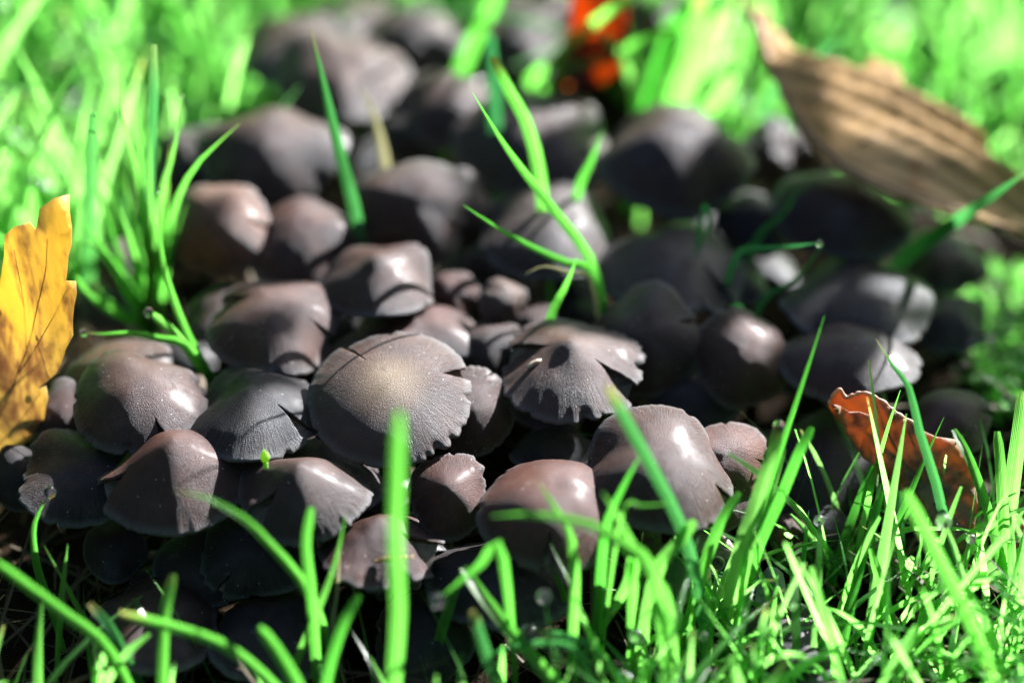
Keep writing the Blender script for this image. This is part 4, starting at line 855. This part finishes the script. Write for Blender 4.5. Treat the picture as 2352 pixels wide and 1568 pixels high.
p0 = on_z(2365, 1250, .012)
leaf_sheet('leaf', 'brown leaf scrap lying deep in the dense grass', [(2332, 1200), (2360, 1190), (2420, 1230), (2410, 1300), (2350, 1330), (2325, 1290), (2335, 1240)], p0, (-.2, -.5, .8), M_RUST, lambda x, y: .002 * math.sin(x * 300), veins=[([(2330, 1300), (2400, 1220)], .0005)])
M_WEED = mat_leaf('weed_leaf', (0.10, 0.17, 0.07), (0.16, 0.22, 0.13), (0.08, 0.14, 0.06), (0.15, 0.35, 0.06), (0.2, 0.35, 0.1), 0.35, 60, 0.5, 0.65, 0.5)
M_GREYL = mat_leaf('grey_leaf', (0.22, 0.23, 0.21), (0.13, 0.13, 0.11), (0.3, 0.3, 0.29), (0.2, 0.22, 0.15), (0.15, 0.15, 0.1), 0.25, 60, 0.5, 0.65, 0.6)
p0 = on_z(1545, 1330, .02)
leaf_sheet('leaf', 'hairy green weed leaf at the foot of the dark-sided dome mushroom', [(1515, 1300), (1545, 1275), (1580, 1285), (1595, 1320), (1585, 1370), (1555, 1410), (1525, 1390), (1510, 1345)], p0, (.1, -.6, .75), M_WEED, lambda x, y: .001 * math.sin(x * 500) + 8 * x * x, cell=.002, veins=[([(1555, 1405), (1550, 1340), (1545, 1280)], .0004), ([(1553, 1370), (1525, 1330)], .0003), ([(1552, 1360), (1585, 1320)], .0003)])
p0 = on_z(1770, 1360, .016)
leaf_sheet('leaf', 'silvery grey withered leaf between grass stems before the fallen mushroom', [(1735, 1330), (1765, 1300), (1800, 1315), (1805, 1370), (1790, 1430), (1755, 1425), (1735, 1385)], p0, (-.1, -.6, .75), M_GREYL, lambda x, y: .0015 * math.sin(x * 600 + y * 200), cell=.002, veins=[([(1765, 1420), (1775, 1310)], .0004)])
p0 = on_z(1640, 1245, .02)
leaf_sheet('leaf', 'pale pinkish leaf scrap under the broad pale lime blade', [(1585, 1235), (1610, 1215), (1660, 1225), (1690, 1260), (1670, 1290), (1620, 1285), (1590, 1265)], p0, (-.1, -.6, .75), mat_leaf('pink_leaf', (0.32, 0.24, 0.2), (0.2, 0.13, 0.1), (0.36, 0.3, 0.26), (0.3, 0.2, 0.15), (0.2, 0.12, 0.08), 0.3), lambda x, y: .001 * math.sin(x * 500), cell=.002, veins=[([(1590, 1250), (1680, 1265)], .0004)])

# ------------------------------------------------------------------ small things on the caps
def cap_hit(key, u, v):
    """point where the sight line through (u, v) meets the cap"""
    from mathutils.bvhtree import BVHTree
    c, R, rot, fn, cap = CAPS[key]
    me = cap.data; M = Matrix.Translation(c) @ rot.to_4x4(); Mi = M.inverted()
    b = BVHTree.FromPolygons([x.co for x in me.vertices], [tuple(p.vertices) for p in me.polygons])
    o = Mi @ CAM; d = (Mi.to_3x3() @ ray(u, v)).normalized()
    h = b.ray_cast(o, d)
    if h[0] is None: return c + rot @ Vector((0, 0, R * .4)), rot @ Vector((0, 0, 1))
    return M @ h[0], (M.to_3x3() @ h[1]).normalized()
M_INS = mat_simple('insect_body', (0.62, 0.48, 0.22), (0.42, 0.30, 0.12), 900, 0.4, trans=(.7, .5, .2), tw=.3)
M_LEG = mat_simple('insect_leg', (0.20, 0.10, 0.05), (0.3, 0.16, 0.08), 900, 0.5)
p, nn = cap_hit('flap', 905, 1285)
ins = thing('insect', 'pale yellow long-bodied insect standing on the torn wing-like flap', 'insect', p)
ax = Vector((1, 0.05, 0.12)).normalized(); up = nn; up = (up - ax * up.dot(ax)).normalized(); sd = ax.cross(up)
rot = Matrix((ax, sd, up)).transposed()
def ell(name, c, r, mat, par): v, f = ellipsoid_geo(Vector(c), r, rot, 12, 8); return mesh_obj(name, v, f, mat, par)
body_c = up * .0016
ell('abdomen', body_c - ax * .0026, (.0030, .00062, .00062), M_INS, ins); ell('thorax', body_c + ax * .0012, (.0017, .0007, .0008), M_INS, ins)
hd = ell('head', body_c + ax * .0034, (.0006, .0006, .0007), M_INS, ins)
for sgn in (-1, 1):
    v, f = tube_geo(catmull([body_c + ax * .0038 + sd * sgn * .0002, body_c + ax * .0048 + up * .0003, body_c + ax * .0058 - up * .0006 + sd * sgn * .0006], 7), [.00012] * 7, 5); mesh_obj('antenna', v, f, M_INS, hd)
    v, f = ellipsoid_geo(body_c + sd * sgn * .0004 - ax * .0012 + up * .0005, (.0032, .0003, .0005), rot, 10, 6); mesh_obj('wing', v, f, M_INS, ins)
    for k, (b0, reach) in enumerate(((.0018, .0018), (.0006, .0002), (-.0008, -.0022))):
        q0 = body_c + ax * b0 + sd * sgn * .0005; q1 = q0 + sd * sgn * .0013 + up * .0009 + ax * reach * .4; q2 = q0 + sd * sgn * .0022 - up * .0018 + ax * reach
        v, f = tube_geo([q0, q1, q2], [.00014, .00012, .00008], 5); mesh_obj('leg', v, f, M_LEG, ins)
p, nn = cap_hit('torn', 1228, 838)
v, f = ellipsoid_geo(Vector((0, 0, 0)), (.0026, .0008, .0007), Euler((0, -.4, .35)).to_matrix(), 12, 8)
v = [a + a.normalized() * noise.noise(a * 1500) * .0002 for a in v]
hk = mesh_obj('seed_husk', v, f, mat_simple('husk', (0.6, 0.52, 0.4), (0.35, 0.22, 0.12), 700, .5), None, True, None, p + nn * .0006); tag(hk, 'tiny pale seed husk stuck on the torn split mushroom', 'husk')
# little green sprout by the folded mushroom
p = on_y(610, 1060, -.052)
sp = thing('sprout', 'tiny bright green sprout with a pointed bud beside the folded mushroom', 'sprout', (p.x, p.y, 0))
v, f = tube_geo(catmull([Vector((0, .004, -.002)), Vector((0, .002, p.z * .5)), Vector((0, 0, p.z))], 8), [.0007] * 8, 7); mesh_obj('stem', v, f, mat_simple('sprout_stem', (0.12, .3, .04), (.2, .4, .06), 300, .4, trans=(.3, .6, .05), tw=.4), sp)
v, f = [], []
prof_ = [(0, 0), (.0010, .0005), (.0014, .0016), (.0011, .0028), (.0005, .0036), (.00015, .0046)]
for i, (r, z) in enumerate(prof_):
    for k in range(10): v.append((r * math.cos(k * .6283), r * math.sin(k * .6283), p.z + z))
for i in range(5):
    for k in range(10): f.append((i * 10 + k, i * 10 + (k + 1) % 10, (i + 1) * 10 + (k + 1) % 10, (i + 1) * 10 + k))
mesh_obj('bud', v, f, mat_simple('sprout_bud', (.2, .42, .06), (.3, .5, .1), 400, .35, trans=(.5, .8, .1), tw=.45), sp)
